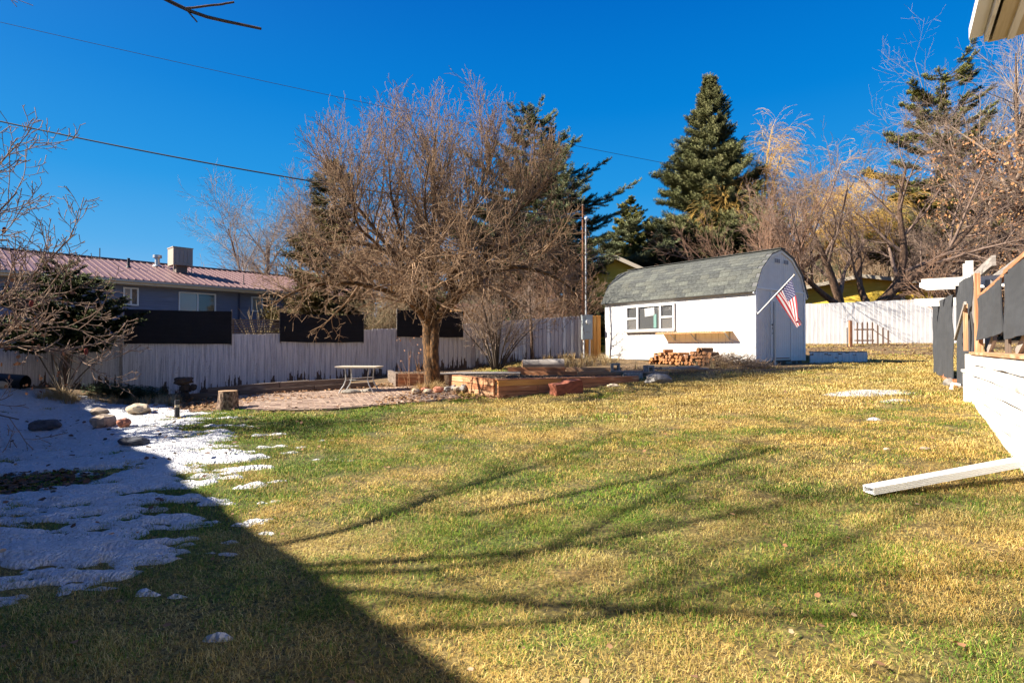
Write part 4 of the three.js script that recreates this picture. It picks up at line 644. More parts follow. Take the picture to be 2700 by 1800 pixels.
// ---------- deck, railing screens, pergola, own house ----------
{
  reseed(97);
  const DX = 0.568, DZ = 0.823, T = Math.atan2(DZ, DX), K = [6.2, 7.45];   // local x runs from the deck corner back toward the camera's side when negative
  const deck = thing('deck', 'raised wooden deck with wavy white skirt boards', 'deck', V(K[0], 0, K[1]), T);
  // local +x away from the camera along the deck edge, local +z toward the lawn? (the lawn lies on local -z turned side)
  const len = 5.4, side = 1;   // deck body lies on local +z
  const wavy = (L, h, z) => { const g = new THREE.BoxGeometry(L, h, 0.024, 36, 1, 1), p = g.attributes.position; for (let i = 0; i < p.count; i++) p.setXYZ(i, p.getX(i), p.getY(i) + 0.014 * n2(p.getX(i) * 0.9, z) + 0.006 * n2(p.getX(i) * 2.5, z), p.getZ(i) + 0.008 * n2(p.getX(i) * 1.3, z + 4)); const uv = g.attributes.uv; for (let i = 0; i < p.count; i++) uv.setXY(i, p.getY(i) * 5 + z, p.getX(i) * 0.6); g.computeVertexNormals(); return g; };
  for (let k = 0; k < 8; k++) part('skirt_board', wavy(len, 0.126, k * 3.3), wornWhite[k % 2], deck, v3(-len / 2, 1.33 - k * 0.143, 0));
  part('skirt_backing', new THREE.BoxGeometry(len, 1.2, 0.02), oldTimber[0], deck, v3(-len / 2, 0.8, 0.035));
  part('edge_cap', board(len + 0.1, 0.035, 0.16), timber[0], deck, v3(-len / 2, 1.42, 0.05));
  for (let k = 0; k < 16; k++) part('deck_board', board(len, 0.03, 0.138), pick(greyWood), deck, v3(-len / 2, 1.405, 0.21 + k * 0.145));
  part('corner_post', board(0.1, 0.85, 0.1), wornWhite[0], deck, v3(0.03, 0.98, -0.02)); 
  for (let k = 0; k < 2; k++) part('end_board', board(0.024, 0.138, 2.3), wornWhite[k], deck, v3(0.0, 1.33 - k * 0.143, 1.25));
  // railing: wooden posts, sloping top rail, dark mesh
  const rail = thing('deck_railing', 'deck railing of raw wood posts covered with dark mesh screen', 'railing', V(K[0], 0, K[1]), T);
  for (const [x, y] of [[0.0, 2.17], [-2.15, 2.26], [-4.6, 2.34]]) part('post', board(0.05, y - 1.43, 0.045), x ? oldTimber[0] : timber[0], rail, v3(x, (y + 1.43) / 2, 0.09));
  part('top_rail', bar(v3(0.02, 2.17, 0.09), v3(-2.15, 2.245, 0.09), 0.06, 0.04), timber[1], rail); part('top_rail', bar(v3(-2.15, 2.26, 0.09), v3(-4.9, 2.36, 0.09), 0.07, 0.045), timber[1], rail);
  const m1 = part('mesh_screen', clothGeo(2.1, 0.56, 0.01, 3.3), greyMesh, rail, v3(-1.07, 1.90, 0.05)), m2 = part('mesh_screen', clothGeo(2.75, 0.66, 0.01, 6.3), greyMesh, rail, v3(-3.57, 1.95, 0.05)); m1.rotation.z = -0.035; m2.rotation.z = -0.035;
  for (const x of [-0.9, -2.9]) part('kick_brace', bar(v3(x, 1.62, 0.13), v3(x + 0.5, 1.44, 0.13), 0.04, 0.09), greyWood[0], rail);
  part('rail_block', board(0.16, 0.22, 0.1), cedar[0], rail, v3(-3.35, 1.55, 0.1)); part('newel', board(0.14, 0.34, 0.14), mat([0.42, 0.43, 0.43]), rail, v3(-3.75, 1.6, 0.1)); part('newel_cap', board(0.18, 0.03, 0.18), mat([0.42, 0.43, 0.43]), rail, v3(-3.75, 1.785, 0.1));
  // tall screens beyond the corner
  const sc = thing('tall_screen', 'tall dark mesh screen panels on wooden posts beyond the deck corner', 'screen', V(K[0], 0, K[1]), T + 0.06);
  const panel = (x0, x1, y0, y1, z, q) => part('mesh_panel', clothGeo(x1 - x0, y1 - y0, 0.0, q), greyMesh, sc, v3((x0 + x1) / 2, (y0 + y1) / 2, z));
  panel(0.12, 1.35, 0.95, 2.48, 0.02, 1.2); panel(1.4, 3.55, 1.0, 2.32, -0.03, 2.2);
  for (const [x, y] of [[0.08, 2.5], [1.38, 2.5], [3.55, 2.36]]) part('post', board(0.06, y - 0.7, 0.06), x < 1 ? timber[0] : greyWood[0], sc, v3(x, (y + 0.7) / 2, 0.07));
  part('sole_board', bar(v3(1.4, 0.93, -0.0), v3(3.5, 1.0, -0.0), 0.05, 0.14), timber[3], sc); part('handrail', bar(v3(0.05, 2.1, -0.06), v3(0.9, 1.62, -0.06), 0.03, 0.05), greyWood[0], sc); part('batten', bar(v3(0.18, 1.45, -0.04), v3(0.2, 2.1, -0.04), 0.05, 0.02), timber[2], sc);
  // pergola heads: white arrow-ended beams
  const pg = thing('pergola', 'white pergola beams with pointed ends above the dark screens', 'pergola', V(K[0], 0, K[1]), T);
  const arrow = (L, h, th) => { const s = new THREE.Shape([[-L / 2, h / 2], [L / 2, h / 2], [L / 2, -h / 2], [-L / 2 + h * 0.75, -h / 2], [-L / 2, -h * 0.1]].map((p) => new THREE.Vector2(...p))), g = new THREE.ExtrudeGeometry(s, { depth: th, bevelEnabled: false }); g.translate(0, 0, -th / 2); g.rotateY(-Math.PI / 2); return g; };
  const beam = (x, y, z, L, h) => part('beam', arrow(L, h, 0.045), wornWhite[1], pg, v3(x, y, z));
  beam(1.15, 2.50, 0.12, 1.25, 0.13); beam(1.95, 2.52, 0.12, 1.25, 0.13); beam(2.75, 2.30, -0.16, 0.8, 0.14);
  for (const x of [0.95, 1.3]) part('block', board(0.04, 0.2, 0.09), wornWhite[0], pg, v3(x, 2.68, 0.06)); 
  part('purlin', board(3.2, 0.14, 0.045), greyWood[0], pg, v3(1.7, 2.66, 0.24)); part('purlin', board(3.2, 0.14, 0.045), greyWood[1], pg, v3(1.7, 2.66, 0.55));
  for (const x of [1.15, 2.75]) part('post', board(0.09, 1.6, 0.09), greyWood[0], pg, v3(x, 1.7, 0.3));
  // downpipe tail along the skirt end
  solo('hose_bib', tube([v3(0, 0, 0), v3(-0.1, 0.02, 0), v3(-0.12, -0.06, 0)], 0.02, 8), whitePaint, 'small white pipe stub at the foot of the deck corner', 'pipe', null, V(6.15, 0.98, 7.6));
  const cl = thing('skirt_box', 'narrow white boxed cover at the foot of the deck corner', 'cover', V(6.26, 0.74, 7.52), T); part('panel', board(0.16, 0.46, 0.05), whitePaint, cl, v3(0, 0.2, -0.07)); part('lid', board(0.2, 0.03, 0.09), whitePaint, cl, v3(0, 0.44, -0.07)); 
  // own house: roof corner overhead and wall beside the camera
  const RC = [4.33, 5.0], h = thing('home_roof', 'beige eave corner of the house overhanging the deck', 'house', V(RC[0], 4.25, RC[1]), T), tanP = mat(0xffffff, { map: woodTex([206, 190, 160], [184, 166, 134], [214, 202, 178], 111), roughness: 0.8 });
  part('roof', new THREE.BoxGeometry(9.4, 0.06, 6.4), mat([0.12, 0.11, 0.10]), h, v3(-4.65, 0.24, 3.15));
  part('fascia', board(9.4, 0.17, 0.03), wornWhite[0], h, v3(-4.7, 0.115, -0.015)); part('fascia', board(0.03, 0.17, 6.3), tanP, h, v3(0.015, 0.115, 3.15)); part('gutter', board(9.4, 0.1, 0.1), whitePaint, h, v3(-4.7, 0.14, -0.085));
  for (let k = 0; k < 22; k++) part('soffit_board', board(9.36, 0.018, 0.275), tanP, h, v3(-4.7, 0.03 + (k % 2) * 0.006, 0.16 + k * 0.283));
  part('trim_strip', board(9.36, 0.03, 0.05), wornWhite[1], h, v3(-4.7, 0.008, 0.15));
  part('wall', new THREE.BoxGeometry(8.2, 4.4, 4.6), mat([0.55, 0.52, 0.46]), h, v3(-5.0, -2.2, 3.3));
  // downspout extension on the grass
  const d0 = V(2.66, 0.435, 4.14), d1 = V(4.45, 0.66, 4.42), ds = thing('downspout_extension', 'white ribbed downspout extension lying on the lawn', 'downspout', d0.clone()), dv = d1.clone().sub(d0);
  const sh = new THREE.Shape(); const pr = []; const w = 0.05, hh = 0.026; for (const [sx, sy] of [[-1, -1], [1, -1], [1, 1], [-1, 1]]) pr.push([sx * w, sy * hh]);
  const ring = []; for (let e = 0; e < 4; e++) { const [ax, ay] = pr[e], [bx, by] = pr[(e + 1) % 4], ny = e === 0 ? -1 : e === 2 ? 1 : 0, nx = e === 1 ? 1 : e === 3 ? -1 : 0; for (let k = 0; k < 8; k++) { const t = k / 8, r = k % 2 ? 0.005 : 0; ring.push([lerp(ax, bx, t) - nx * r, lerp(ay, by, t) - ny * r]); } }
  const shape = new THREE.Shape(ring.map((q) => new THREE.Vector2(...q))); const inner = new THREE.Path(ring.map(([x, y]) => new THREE.Vector2(x * 0.93, y * 0.9))); shape.holes.push(inner);
  const eg = new THREE.ExtrudeGeometry(shape, { depth: dv.length(), bevelEnabled: false }); const zA = dv.clone().normalize(), xA = new THREE.Vector3().crossVectors(v3(0, 1, 0), zA).normalize(), yA = new THREE.Vector3().crossVectors(zA, xA); eg.applyMatrix4(new THREE.Matrix4().makeBasis(xA, yA, zA)); part('channel', eg, mat([0.78, 0.78, 0.78], { roughness: 0.35 }), ds);
  part('elbow', tube([dv.clone(), dv.clone().add(v3(0.22, 0.1, -0.02)), dv.clone().add(v3(0.3, 0.6, -0.02)), dv.clone().add(v3(0.3, 1.6, 0))], 0.045, 10), whitePaint, ds);
  // stones by the deck
  for (const [X, Z, w, hh, m, l] of [[3.62, 5.35, 0.06, 0.03, 4, 'tiny pale stone in the grass by the downspout'], [3.95, 5.3, 0.09, 0.035, 0, 'small tan stone in the grass near the deck skirt'], [7.0, 8.8, 0.25, 0.16, 1, 'grey rock at the foot of the dark screens']]) solo('grass_stone', rock(w, hh, w * 0.8, X, 0.2, 2), stones[m], l, 'rock', null, V(X, G(X, Z) + hh * 0.35, Z));
}
// ---------- neighbouring house out of the frame, whose roof shades the snow ----------
{
  const a = [-16.5, 12.0], b = [-5.75, 0.6], dx = b[0] - a[0], dz = b[1] - a[1], L = Math.hypot(dx, dz), h = thing('neighbour_house', 'tan house with a dark roof standing beside the snowy lawn', 'house', V(a[0], 0, a[1]), Math.atan2(dz, dx));
  const wm = mat([0.36, 0.31, 0.25]), rm = mat([0.10, 0.09, 0.085]);
  part('wall', new THREE.BoxGeometry(L + 5, 4.3, 5), wm, h, v3(L / 2 + 2.5, 2.05, 3.2)); part('roof', new THREE.BoxGeometry(L + 5.6, 0.12, 6.4), rm, h, v3(L / 2 + 2.5, 4.75, 3.1)); { const g = new THREE.BoxGeometry(L + 5.4, 0.1, 0.7, 160, 1, 3), p = g.attributes.position; for (let i = 0; i < p.count; i++) { const x = p.getX(i), n = fbm(x * 0.8, 0.3, 4, 6.6), top = p.getY(i) > 0; p.setY(i, top ? Math.max(-0.04, 0.10 + 0.42 * n) : -0.05); p.setZ(i, p.getZ(i) + 0.12 * n2(x * 0.7, 3.3)); } g.computeVertexNormals(); part('added_eave_snow', g, snowMat, h, v3(L / 2 + 2.5, 4.85, 0.3)); }  // lumpy strip added along the unseen eave to make its cast shadow edge irregular
  part('fascia', new THREE.BoxGeometry(L + 5.6, 0.25, 0.04), wm, h, v3(L / 2 + 2.5, 4.7, -0.12));
  for (let k = 0; k < 4; k++) { const w = part('window', new THREE.BoxGeometry(1.2, 1.1, 0.05), dark, h, v3(2 + k * 4, 2.4, 0.69)); part('frame', new THREE.BoxGeometry(1.32, 0.06, 0.06), whitePaint, w, v3(0, 0.58, 0)); part('frame', new THREE.BoxGeometry(1.32, 0.06, 0.06), whitePaint, w, v3(0, -0.58, 0)); }
}
// ---------- overhead wires ----------
{
  const wire = (a, b, sag, r, l) => { const pts = []; for (let k = 0; k <= 60; k++) { const t = k / 60, p = a.clone().lerp(b, t); p.y -= sag * 4 * t * (1 - t); pts.push(p); } solo('overhead_wire', tube(pts, r, 6), mat([0.02, 0.02, 0.022], { roughness: 0.7 }), l, 'wire'); };
  wire(V(-19, 9.1, 16.5), V(2.38, 5.62, 17.78), 0.35, 0.022, 'thick black service cable running to the meter mast'); wire(V(-26, 16.9, 25), V(30, 9.2, 34), 0.5, 0.011, 'thin high wire crossing the sky behind the trees');
}
// ---------- trees and shrubs ----------
const barkMap = (a, b, z) => tex(128, 256, (u, v) => { const g = fbm(u * 12, v * 8, 4, z), f = fbm(u * 40, v * 16, 2, z + 4); return mixc(a, b, 0.45 + g * 1.6 + f * 0.6); });
const barkMat = (a, b, z) => { const t = barkMap(a, b, z); return mat(0xffffff, { map: t, bumpMap: t, bumpScale: 0.02, roughness: 1 }); };
const tmp = new THREE.Vector3();
const randDir = () => { let v; do { v = v3(R(-1, 1), R(-1, 1), R(-1, 1)); } while (v.lengthSq() > 1 || v.lengthSq() < 0.05); return v.normalize(); };
function side(dir, ang) { const r = new THREE.Vector3().crossVectors(dir, randDir()).normalize(); return dir.clone().multiplyScalar(Math.cos(ang)).addScaledVector(r, Math.sin(ang)).normalize(); }
// grows one branch and, level by level, what it carries; o.levels[k] = { n per metre, len, ang, up, gnarl, segs, sides, from, taper }
function grow(sink, p, dir, len, r, lv, o, r1) {
  const L = o.levels[lv], segs = L.segs ?? 4, pts = [p.clone()], rad = [r], d = dir.clone(), dirs = [d.clone()]; let q = p.clone();
  const rEnd = r1 ?? Math.max(o.tip, r * (L.taper ?? 0.35));
  for (let k = 1; k <= segs; k++) {
    d.addScaledVector(randDir(), L.gnarl ?? 0.15); d.y += (L.up ?? 0); if (o.bend) o.bend(d, q, lv); d.normalize();
    q = q.clone().addScaledVector(d, len / segs); pts.push(q); rad.push(lerp(r, rEnd, k / segs)); dirs.push(d.clone());
  }
  (lv <= (o.trunkLevel ?? 0) ? sink.trunk : sink.crown).add(pts, rad, L.sides ?? 5, Math.max(1, Math.round(r * 12)));
  if (o.leaf && lv === o.levels.length - 1) o.leaf(pts, dirs);
  spawn(sink, pts, dirs, rad, len, lv, o);
}
function spawn(sink, pts, dirs, rad, len, lv, o) {
  const N = o.levels[lv + 1]; if (!N) return;
  const count = Math.max(N.min ?? 1, Math.round(len * N.n * R(0.8, 1.2)));
  for (let k = 0; k < count; k++) {
    const t = Math.min(0.999, lerp(N.from ?? 0.25, 1, (k + rnd()) / count)), f = t * (pts.length - 1), i = Math.floor(f), a = f - i;
    const at = pts[i].clone().lerp(pts[i + 1], a), rr = lerp(rad[i], rad[i + 1], a), dd = side(dirs[i], N.ang * R(0.7, 1.3));
    if (N.tilt) { dd.y += N.tilt; dd.normalize(); }
    let l = N.len * R(0.55, 1.25) * (N.rel ? (1 - t * N.rel) : 1); if (o.fit) l = o.fit(at, dd, l, lv + 1);
    if (l < 0.03) continue;
    grow(sink, at, dd, l, Math.min(rr * (N.thin ?? 0.6), N.rad ?? 1), lv + 1, o);
  }
}
function tree(name, label, category, X, Z, o, m, build, group) {
  const t = thing(name, label, category, V(X, (o.y ?? G(X, Z)) - 0.04, Z), 0, group), sink = { trunk: new Tubes(), crown: new Tubes() };
  build(sink, t); const tr = part('trunk', sink.trunk.geo(), m[0], t); if (sink.crown.count) part('crown', sink.crown.geo(), m[1] ?? m[0], t); return t;
}
const poly = (list) => { const c = new THREE.CatmullRomCurve3(list.map(([x, y, z]) => v3(x, y, z))), n = list.length * 3; return c.getPoints(n); };
function limb(sink, list, r0, r1, lv, o, sides = 8) {   // hand-placed limb, then its twigs
  const pts = poly(list), n = pts.length, rad = pts.map((_, i) => lerp(r0, r1, Math.pow(i / (n - 1), 0.8))), dirs = pts.map((p, i) => pts[Math.min(i + 1, n - 1)].clone().sub(pts[Math.max(i - 1, 0)]).normalize());
  pts.forEach((p, i) => { if (i && i < n - 1) p.addScaledVector(randDir(), rad[i] * (r0 > 0.09 ? 0.07 : 0.25)); });
  let len = 0; for (let i = 1; i < n; i++) len += pts[i].distanceTo(pts[i - 1]);
  (lv === 0 ? sink.trunk : sink.crown).add(pts, rad, sides, Math.max(1, Math.round(r0 * 12))); if (o) spawn(sink, pts, dirs, rad, len, lv, o);
}
// --- the spreading apple tree ---
{
  reseed(101);
  const env = (p) => Math.hypot(p.x / 3.75, p.z / 3.2, (p.y - 2.7) / (p.y > 2.7 ? 4.15 : 2.2));   // 1 on the crown's outline
  const low = { tip: 0.004, levels: [{}, { n: 7, len: 1.25, ang: 1.0, up: 0.0, gnarl: 0.24, segs: 6, sides: 5, from: 0.22, thin: 0.55, rad: 0.03, taper: 0.3 }, { n: 10, len: 0.55, ang: 0.9, gnarl: 0.28, up: -0.01, segs: 4, sides: 3, from: 0.1, thin: 0.5, rad: 0.009 }, { n: 9, len: 0.2, ang: 0.9, gnarl: 0.2, segs: 2, sides: 3, from: 0.1, thin: 0.7, rad: 0.0052 }],
    fit: (p, d, l) => { for (let k = 0; k < 4; k++) { tmp.copy(p).addScaledVector(d, l); if (env(tmp) > 1) l *= 0.7; } return l; } };
  const high = { ...low, bend: (d, q, lv) => { if (lv === 1) d.y += 0.16; if (lv === 2) d.y += 0.08; }, levels: [{}, { n: 6.8, len: 1.55, ang: 0.85, up: 0.06, gnarl: 0.2, segs: 6, sides: 5, from: 0.2, thin: 0.55, rad: 0.025, taper: 0.25, tilt: 0.45 }, { n: 9.5, len: 0.6, ang: 0.7, gnarl: 0.2, up: 0.05, segs: 4, sides: 3, from: 0.12, thin: 0.5, rad: 0.009 }, { n: 9, len: 0.17, ang: 0.8, gnarl: 0.2, segs: 2, sides: 3, from: 0.1, thin: 0.7, rad: 0.0056 }] };
  tree('apple_tree', 'large spreading leafless apple tree with a forked trunk at the patio', 'tree', -1.73, 12.0, {}, [barkMat([52, 38, 25], [128, 92, 54], 3.1), mat([0.25, 0.158, 0.092], { roughness: 1 })], (S) => {
    const tr = []; limb(S, [[0, -0.1, 0], [0.0, 0.3, 0], [-0.03, 0.8, 0.02], [-0.06, 1.25, 0.0], [-0.07, 1.55, 0]], 0.185, 0.15, 0, null, 16); limb(S, [[0.06, 0.5, 0.08], [0.05, 0.9, 0.12], [0.06, 1.3, 0.08], [0.04, 1.6, 0.03]], 0.10, 0.10, 0, null, 10);
    limb(S, [[0, -0.05, 0], [0.02, 0.06, 0]], 0.30, 0.22, 0, null, 14);
    // low spreading limbs
    limb(S, [[-0.1, 1.45, 0], [-0.32, 1.9, 0.05], [-0.55, 2.5, 0.1], [-1.1, 3.1, 0.0], [-2.0, 3.3, -0.2], [-2.9, 3.15, -0.2]], 0.11, 0.022, 0, low);
    limb(S, [[-0.08, 1.5, 0.05], [-0.4, 1.9, 0.5], [-1.2, 2.2, 1.2], [-2.1, 2.15, 1.5], [-2.9, 1.75, 1.5]], 0.085, 0.015, 0, low);
    limb(S, [[0.0, 1.5, 0], [0.3, 1.85, 0.05], [0.65, 2.3, 0.05], [1.0, 2.75, 0.0], [1.75, 3.3, -0.1], [2.6, 3.45, -0.3], [3.2, 3.0, -0.3]], 0.12, 0.02, 0, low);
    limb(S, [[0.45, 2.05, 0.05], [1.0, 2.45, 0.4], [1.9, 2.6, 0.8], [2.7, 2.3, 1.0], [3.1, 1.9, 1.1]], 0.075, 0.014, 0, low);
    limb(S, [[-0.05, 1.55, -0.05], [-0.5, 2.1, -0.7], [-1.3, 2.8, -1.5], [-2.2, 3.0, -2.1]], 0.08, 0.015, 0, low); limb(S, [[0.05, 1.55, -0.05], [0.6, 2.2, -0.8], [1.3, 2.8, -1.6], [2.2, 3.1, -2.0]], 0.08, 0.015, 0, low);
    limb(S, [[-0.05, 1.55, 0.06], [-0.1, 2.0, 0.6], [-0.2, 2.5, 1.5], [0.1, 2.5, 2.3], [0.3, 2.2, 2.8]], 0.075, 0.014, 0, low); limb(S, [[0.3, 2.2, 0.2], [0.7, 2.7, 1.1], [1.1, 2.7, 1.9], [1.4, 2.3, 2.4]], 0.06, 0.012, 0, low);
    // upright middle
    limb(S, [[-0.02, 1.55, 0], [0.0, 2.2, 0.03], [-0.05, 2.9, 0.0], [0.05, 3.7, 0.05], [0.0, 4.7, 0.0], [0.08, 5.7, 0.0]], 0.10, 0.014, 0, high);
    limb(S, [[-0.25, 1.8, 0.05], [-0.5, 2.6, -0.2], [-0.75, 3.5, -0.3], [-0.95, 4.4, -0.2], [-1.0, 5.3, -0.2]], 0.075, 0.012, 0, high); limb(S, [[0.35, 2.0, 0.0], [0.6, 2.9, 0.2], [0.85, 3.8, 0.3], [1.15, 4.6, 0.2], [1.3, 5.2, 0.2]], 0.07, 0.012, 0, high);
    limb(S, [[-0.6, 2.7, 0.1], [-1.2, 3.5, 0.3], [-1.8, 4.3, 0.3], [-2.1, 4.9, 0.2]], 0.055, 0.01, 0, high); limb(S, [[0.95, 2.75, 0], [1.6, 3.6, 0.3], [2.2, 4.2, 0.2], [2.6, 4.7, 0.1]], 0.055, 0.01, 0, high);
    limb(S, [[0, 2.1, 0.0], [0.1, 2.9, 0.7], [0.0, 3.8, 1.1], [0.1, 4.7, 1.2]], 0.06, 0.01, 0, high); limb(S, [[0, 2.1, 0.0], [-0.1, 3.0, -0.8], [0.2, 3.9, -1.2], [0.1, 4.8, -1.3]], 0.06, 0.01, 0, high);
    limb(S, [[-1.1, 3.1, 0.0], [-1.5, 3.6, 0.6], [-1.4, 4.4, 0.8]], 0.04, 0.01, 0, high); limb(S, [[1.3, 3.0, 0.0], [1.5, 3.6, -0.6], [1.8, 4.4, -0.8]], 0.04, 0.01, 0, high);
  });
}
// --- generic bare trees ---
const bareLevels = (h, dens = 1) => [{ segs: 7, sides: 9, gnarl: 0.06, taper: 0.35 }, { n: 14 / h * dens, len: h * 0.42, ang: 0.75, up: 0.06, gnarl: 0.16, segs: 6, sides: 6, from: 0.3, thin: 0.6, rel: 0.4, taper: 0.25 }, { n: 2.6 * 10 / h * dens, len: h * 0.17, ang: 0.7, up: 0.05, gnarl: 0.18, segs: 5, sides: 4, from: 0.15, thin: 0.55, rad: 0.035 }, { n: 5.5 * 8 / h * dens, len: h * 0.07, ang: 0.7, up: 0.04, gnarl: 0.2, segs: 3, sides: 3, from: 0.1, thin: 0.55, rad: 0.012 }, { n: 7 * 8 / h * dens, len: h * 0.035, ang: 0.7, gnarl: 0.2, segs: 2, sides: 3, from: 0.1, thin: 0.7, rad: 0.008 }];
const twigBrown = mat([0.27, 0.195, 0.145], { roughness: 1 }), twigRed = mat([0.31, 0.185, 0.12], { roughness: 1 }), twigGrey = mat([0.30, 0.24, 0.20], { roughness: 1 }), twigGold = mat([0.62, 0.39, 0.10], { roughness: 1 });
const oldBark = barkMat([62, 46, 36], [124, 98, 78], 7.7);
{ // stout leaning tree before the yellow cottage
  reseed(111);
  const lv = bareLevels(9, 0.9), o = { tip: 0.006, levels: lv };
  tree('bare_tree', 'stout leafless tree with several leaning trunks in front of the yellow cottage', 'tree', 14.7, 24.2, o, [oldBark, mat([0.19, 0.13, 0.10], { roughness: 1 })], (S) => {
    const up = { ...o, levels: lv.slice(0) };
    for (const [l, r] of [[[[0, 0, 0], [-0.3, 1.6, 0], [-0.9, 3.2, 0.2], [-1.6, 4.8, 0.2], [-2.1, 6.2, 0]], 0.28], [[[0.2, 0.2, 0], [1.0, 1.4, 0], [1.9, 2.4, 0.2], [2.4, 3.9, 0.1], [2.3, 6.0, 0], [2.6, 7.8, 0]], 0.34], [[[1.9, 2.4, 0.2], [3.2, 3.4, 0.6], [4.6, 4.6, 0.6], [5.4, 5.6, 0.6]], 0.2], [[[1.0, 1.4, 0], [0.8, 2.6, -0.4], [0.9, 4.2, -0.6], [0.6, 6.0, -0.8]], 0.18], [[[-0.3, 1.6, 0], [-1.7, 2.4, 0.6], [-3.0, 3.6, 0.8], [-3.6, 5.0, 0.9]], 0.16], [[[1.9, 2.4, 0.2], [3.4, 2.5, 0.6], [5.2, 2.7, 0.6], [6.4, 3.1, 0.6]], 0.15]]) limb(S, l, r, 0.04, 0, up, 10);
  });
}
{ // reddish multi-stem tree behind the shed
  reseed(113);
  const o = { tip: 0.005, levels: [{}, { n: 2.6, len: 1.5, ang: 0.5, up: 0.05, gnarl: 0.1, segs: 5, sides: 4, from: 0.15, thin: 0.55, rad: 0.03 }, { n: 5, len: 0.6, ang: 0.5, up: 0.04, gnarl: 0.14, segs: 3, sides: 3, from: 0.1, thin: 0.55, rad: 0.013 }, { n: 6, len: 0.22, ang: 0.7, gnarl: 0.15, segs: 2, sides: 3, thin: 0.7, rad: 0.008 }] };
  tree('fan_tree', 'reddish leafless tree fanning out in many stems behind the shed roof', 'tree', 10.9, 23.6, o, [twigRed, twigRed], (S) => { for (let k = 0; k < 15; k++) { const a = R(-1, 0.75), b = R(-0.5, 0.5), H = R(4.6, 6.6) * (1 - Math.abs(a) * 0.2), sp = a * R(3.2, 4.6); limb(S, [[a * 0.4, 0, b * 0.3], [sp * 0.25, H * 0.35, b], [sp * 0.6, H * 0.7, b * 2], [sp, H, b * 2.6]], 0.055, 0.01, 0, o, 6); } });
}
{ // golden weeping willow
  reseed(117);
  const o = { tip: 0.006, bend: (d, q, lv) => { if (lv >= 3) d.y -= 0.28; else if (lv === 2) d.y -= 0.04; }, levels: [{}, { n: 1.6, len: 2.6, ang: 0.55, up: 0.12, gnarl: 0.12, segs: 5, sides: 5, from: 0.3, thin: 0.6, rad: 0.08 }, { n: 3.0, len: 1.3, ang: 0.6, up: 0.02, gnarl: 0.15, segs: 5, sides: 3, from: 0.15, thin: 0.5, rad: 0.025 }, { n: 7, len: 1.0, ang: 0.6, gnarl: 0.12, segs: 4, sides: 3, from: 0.1, thin: 0.5, rad: 0.013 }, { n: 4, len: 0.45, ang: 0.4, gnarl: 0.1, segs: 2, sides: 3, thin: 0.8, rad: 0.010 }] };
  tree('willow_tree', 'golden leafless weeping willow behind the shed and the dark spruce', 'tree', 14.8, 31, { y: 1.6 }, [barkMat([110, 84, 54], [176, 140, 92], 2.2), twigGold], (S) => { limb(S, [[0, 0, 0], [0.1, 2, 0], [-0.1, 4, 0], [0, 6, 0]], 0.4, 0.26, 0, null, 10); for (const [l, r] of [[[[0, 4, 0], [-0.4, 6.5, 0.2], [-0.6, 8.8, 0], [-0.5, 11.2, 0]], 0.2], [[[0, 4.6, 0], [1.2, 6.6, 0.2], [2.0, 8.2, 0.2], [2.6, 9.2, 0]], 0.18], [[[0, 5, 0], [-1.4, 6.6, 0.2], [-2.2, 8, 0.2]], 0.15], [[[0, 5, 0], [0.6, 7.2, -0.6], [0.8, 9.6, -0.8]], 0.16], [[[0, 4, 0], [1.8, 5.4, 0.6], [3.2, 6.6, 0.8], [3.9, 7.2, 0.8]], 0.15], [[[0, 4, 0], [0.6, 5.4, 1.2], [0.8, 7, 1.8]], 0.14]]) limb(S, l.map(([x, y, z]) => [x, y * 0.87, z]), r, 0.04, 0, o, 7); });
}
// big bare trees on the slope beyond the deck
function bigBare(name, label, X, Z, h, s, m, lean = 0, dens = 1, y, group) { reseed(s); const lv = bareLevels(h, dens), o = { tip: 0.006, levels: lv, y }; return tree(name, label, 'tree', X, Z, o, m, (S) => { grow(S, v3(0, -0.1, 0), v3(lean, 1, 0).normalize(), h * 0.72, h * 0.022, 0, o); const a = R(0, 6); for (let k = 0; k < 3; k++) { const b = a + k * 2.1; limb(S, [[0, h * (0.12 + k * 0.05), 0], [Math.cos(b) * h * 0.09, h * (0.3 + k * 0.03), Math.sin(b) * h * 0.09], [Math.cos(b) * h * 0.2, h * 0.55, Math.sin(b) * h * 0.2], [Math.cos(b) * h * 0.27, h * 0.78, Math.sin(b) * h * 0.27]], h * 0.014, 0.03, 0, o, 8); } }, group); }
function leavesOn(t, n, s, cols, region, size) {   // dry leaves still hanging
  reseed(s); const g = new THREE.CircleGeometry(size, 5), mm = mat(0xffffff, { side: THREE.DoubleSide, roughness: 0.9 }), im = new THREE.InstancedMesh(g, mm, n), M = new THREE.Matrix4(), q = new THREE.Quaternion(), e = new THREE.Euler(), c = new THREE.Color();
  for (let k = 0; k < n; k++) { const p = region(); e.set(R(0, 6), R(0, 6), R(0, 6)); M.compose(p, q.setFromEuler(e), v3(R(0.5, 1.3), R(0.4, 1), 1)); im.setMatrixAt(k, M); const w = pick(cols); im.setColorAt(k, c.setRGB(...w)); }
  im.name = 'dry_leaves'; im.userData.kind = 'stuff'; t.add(shade(im));
}
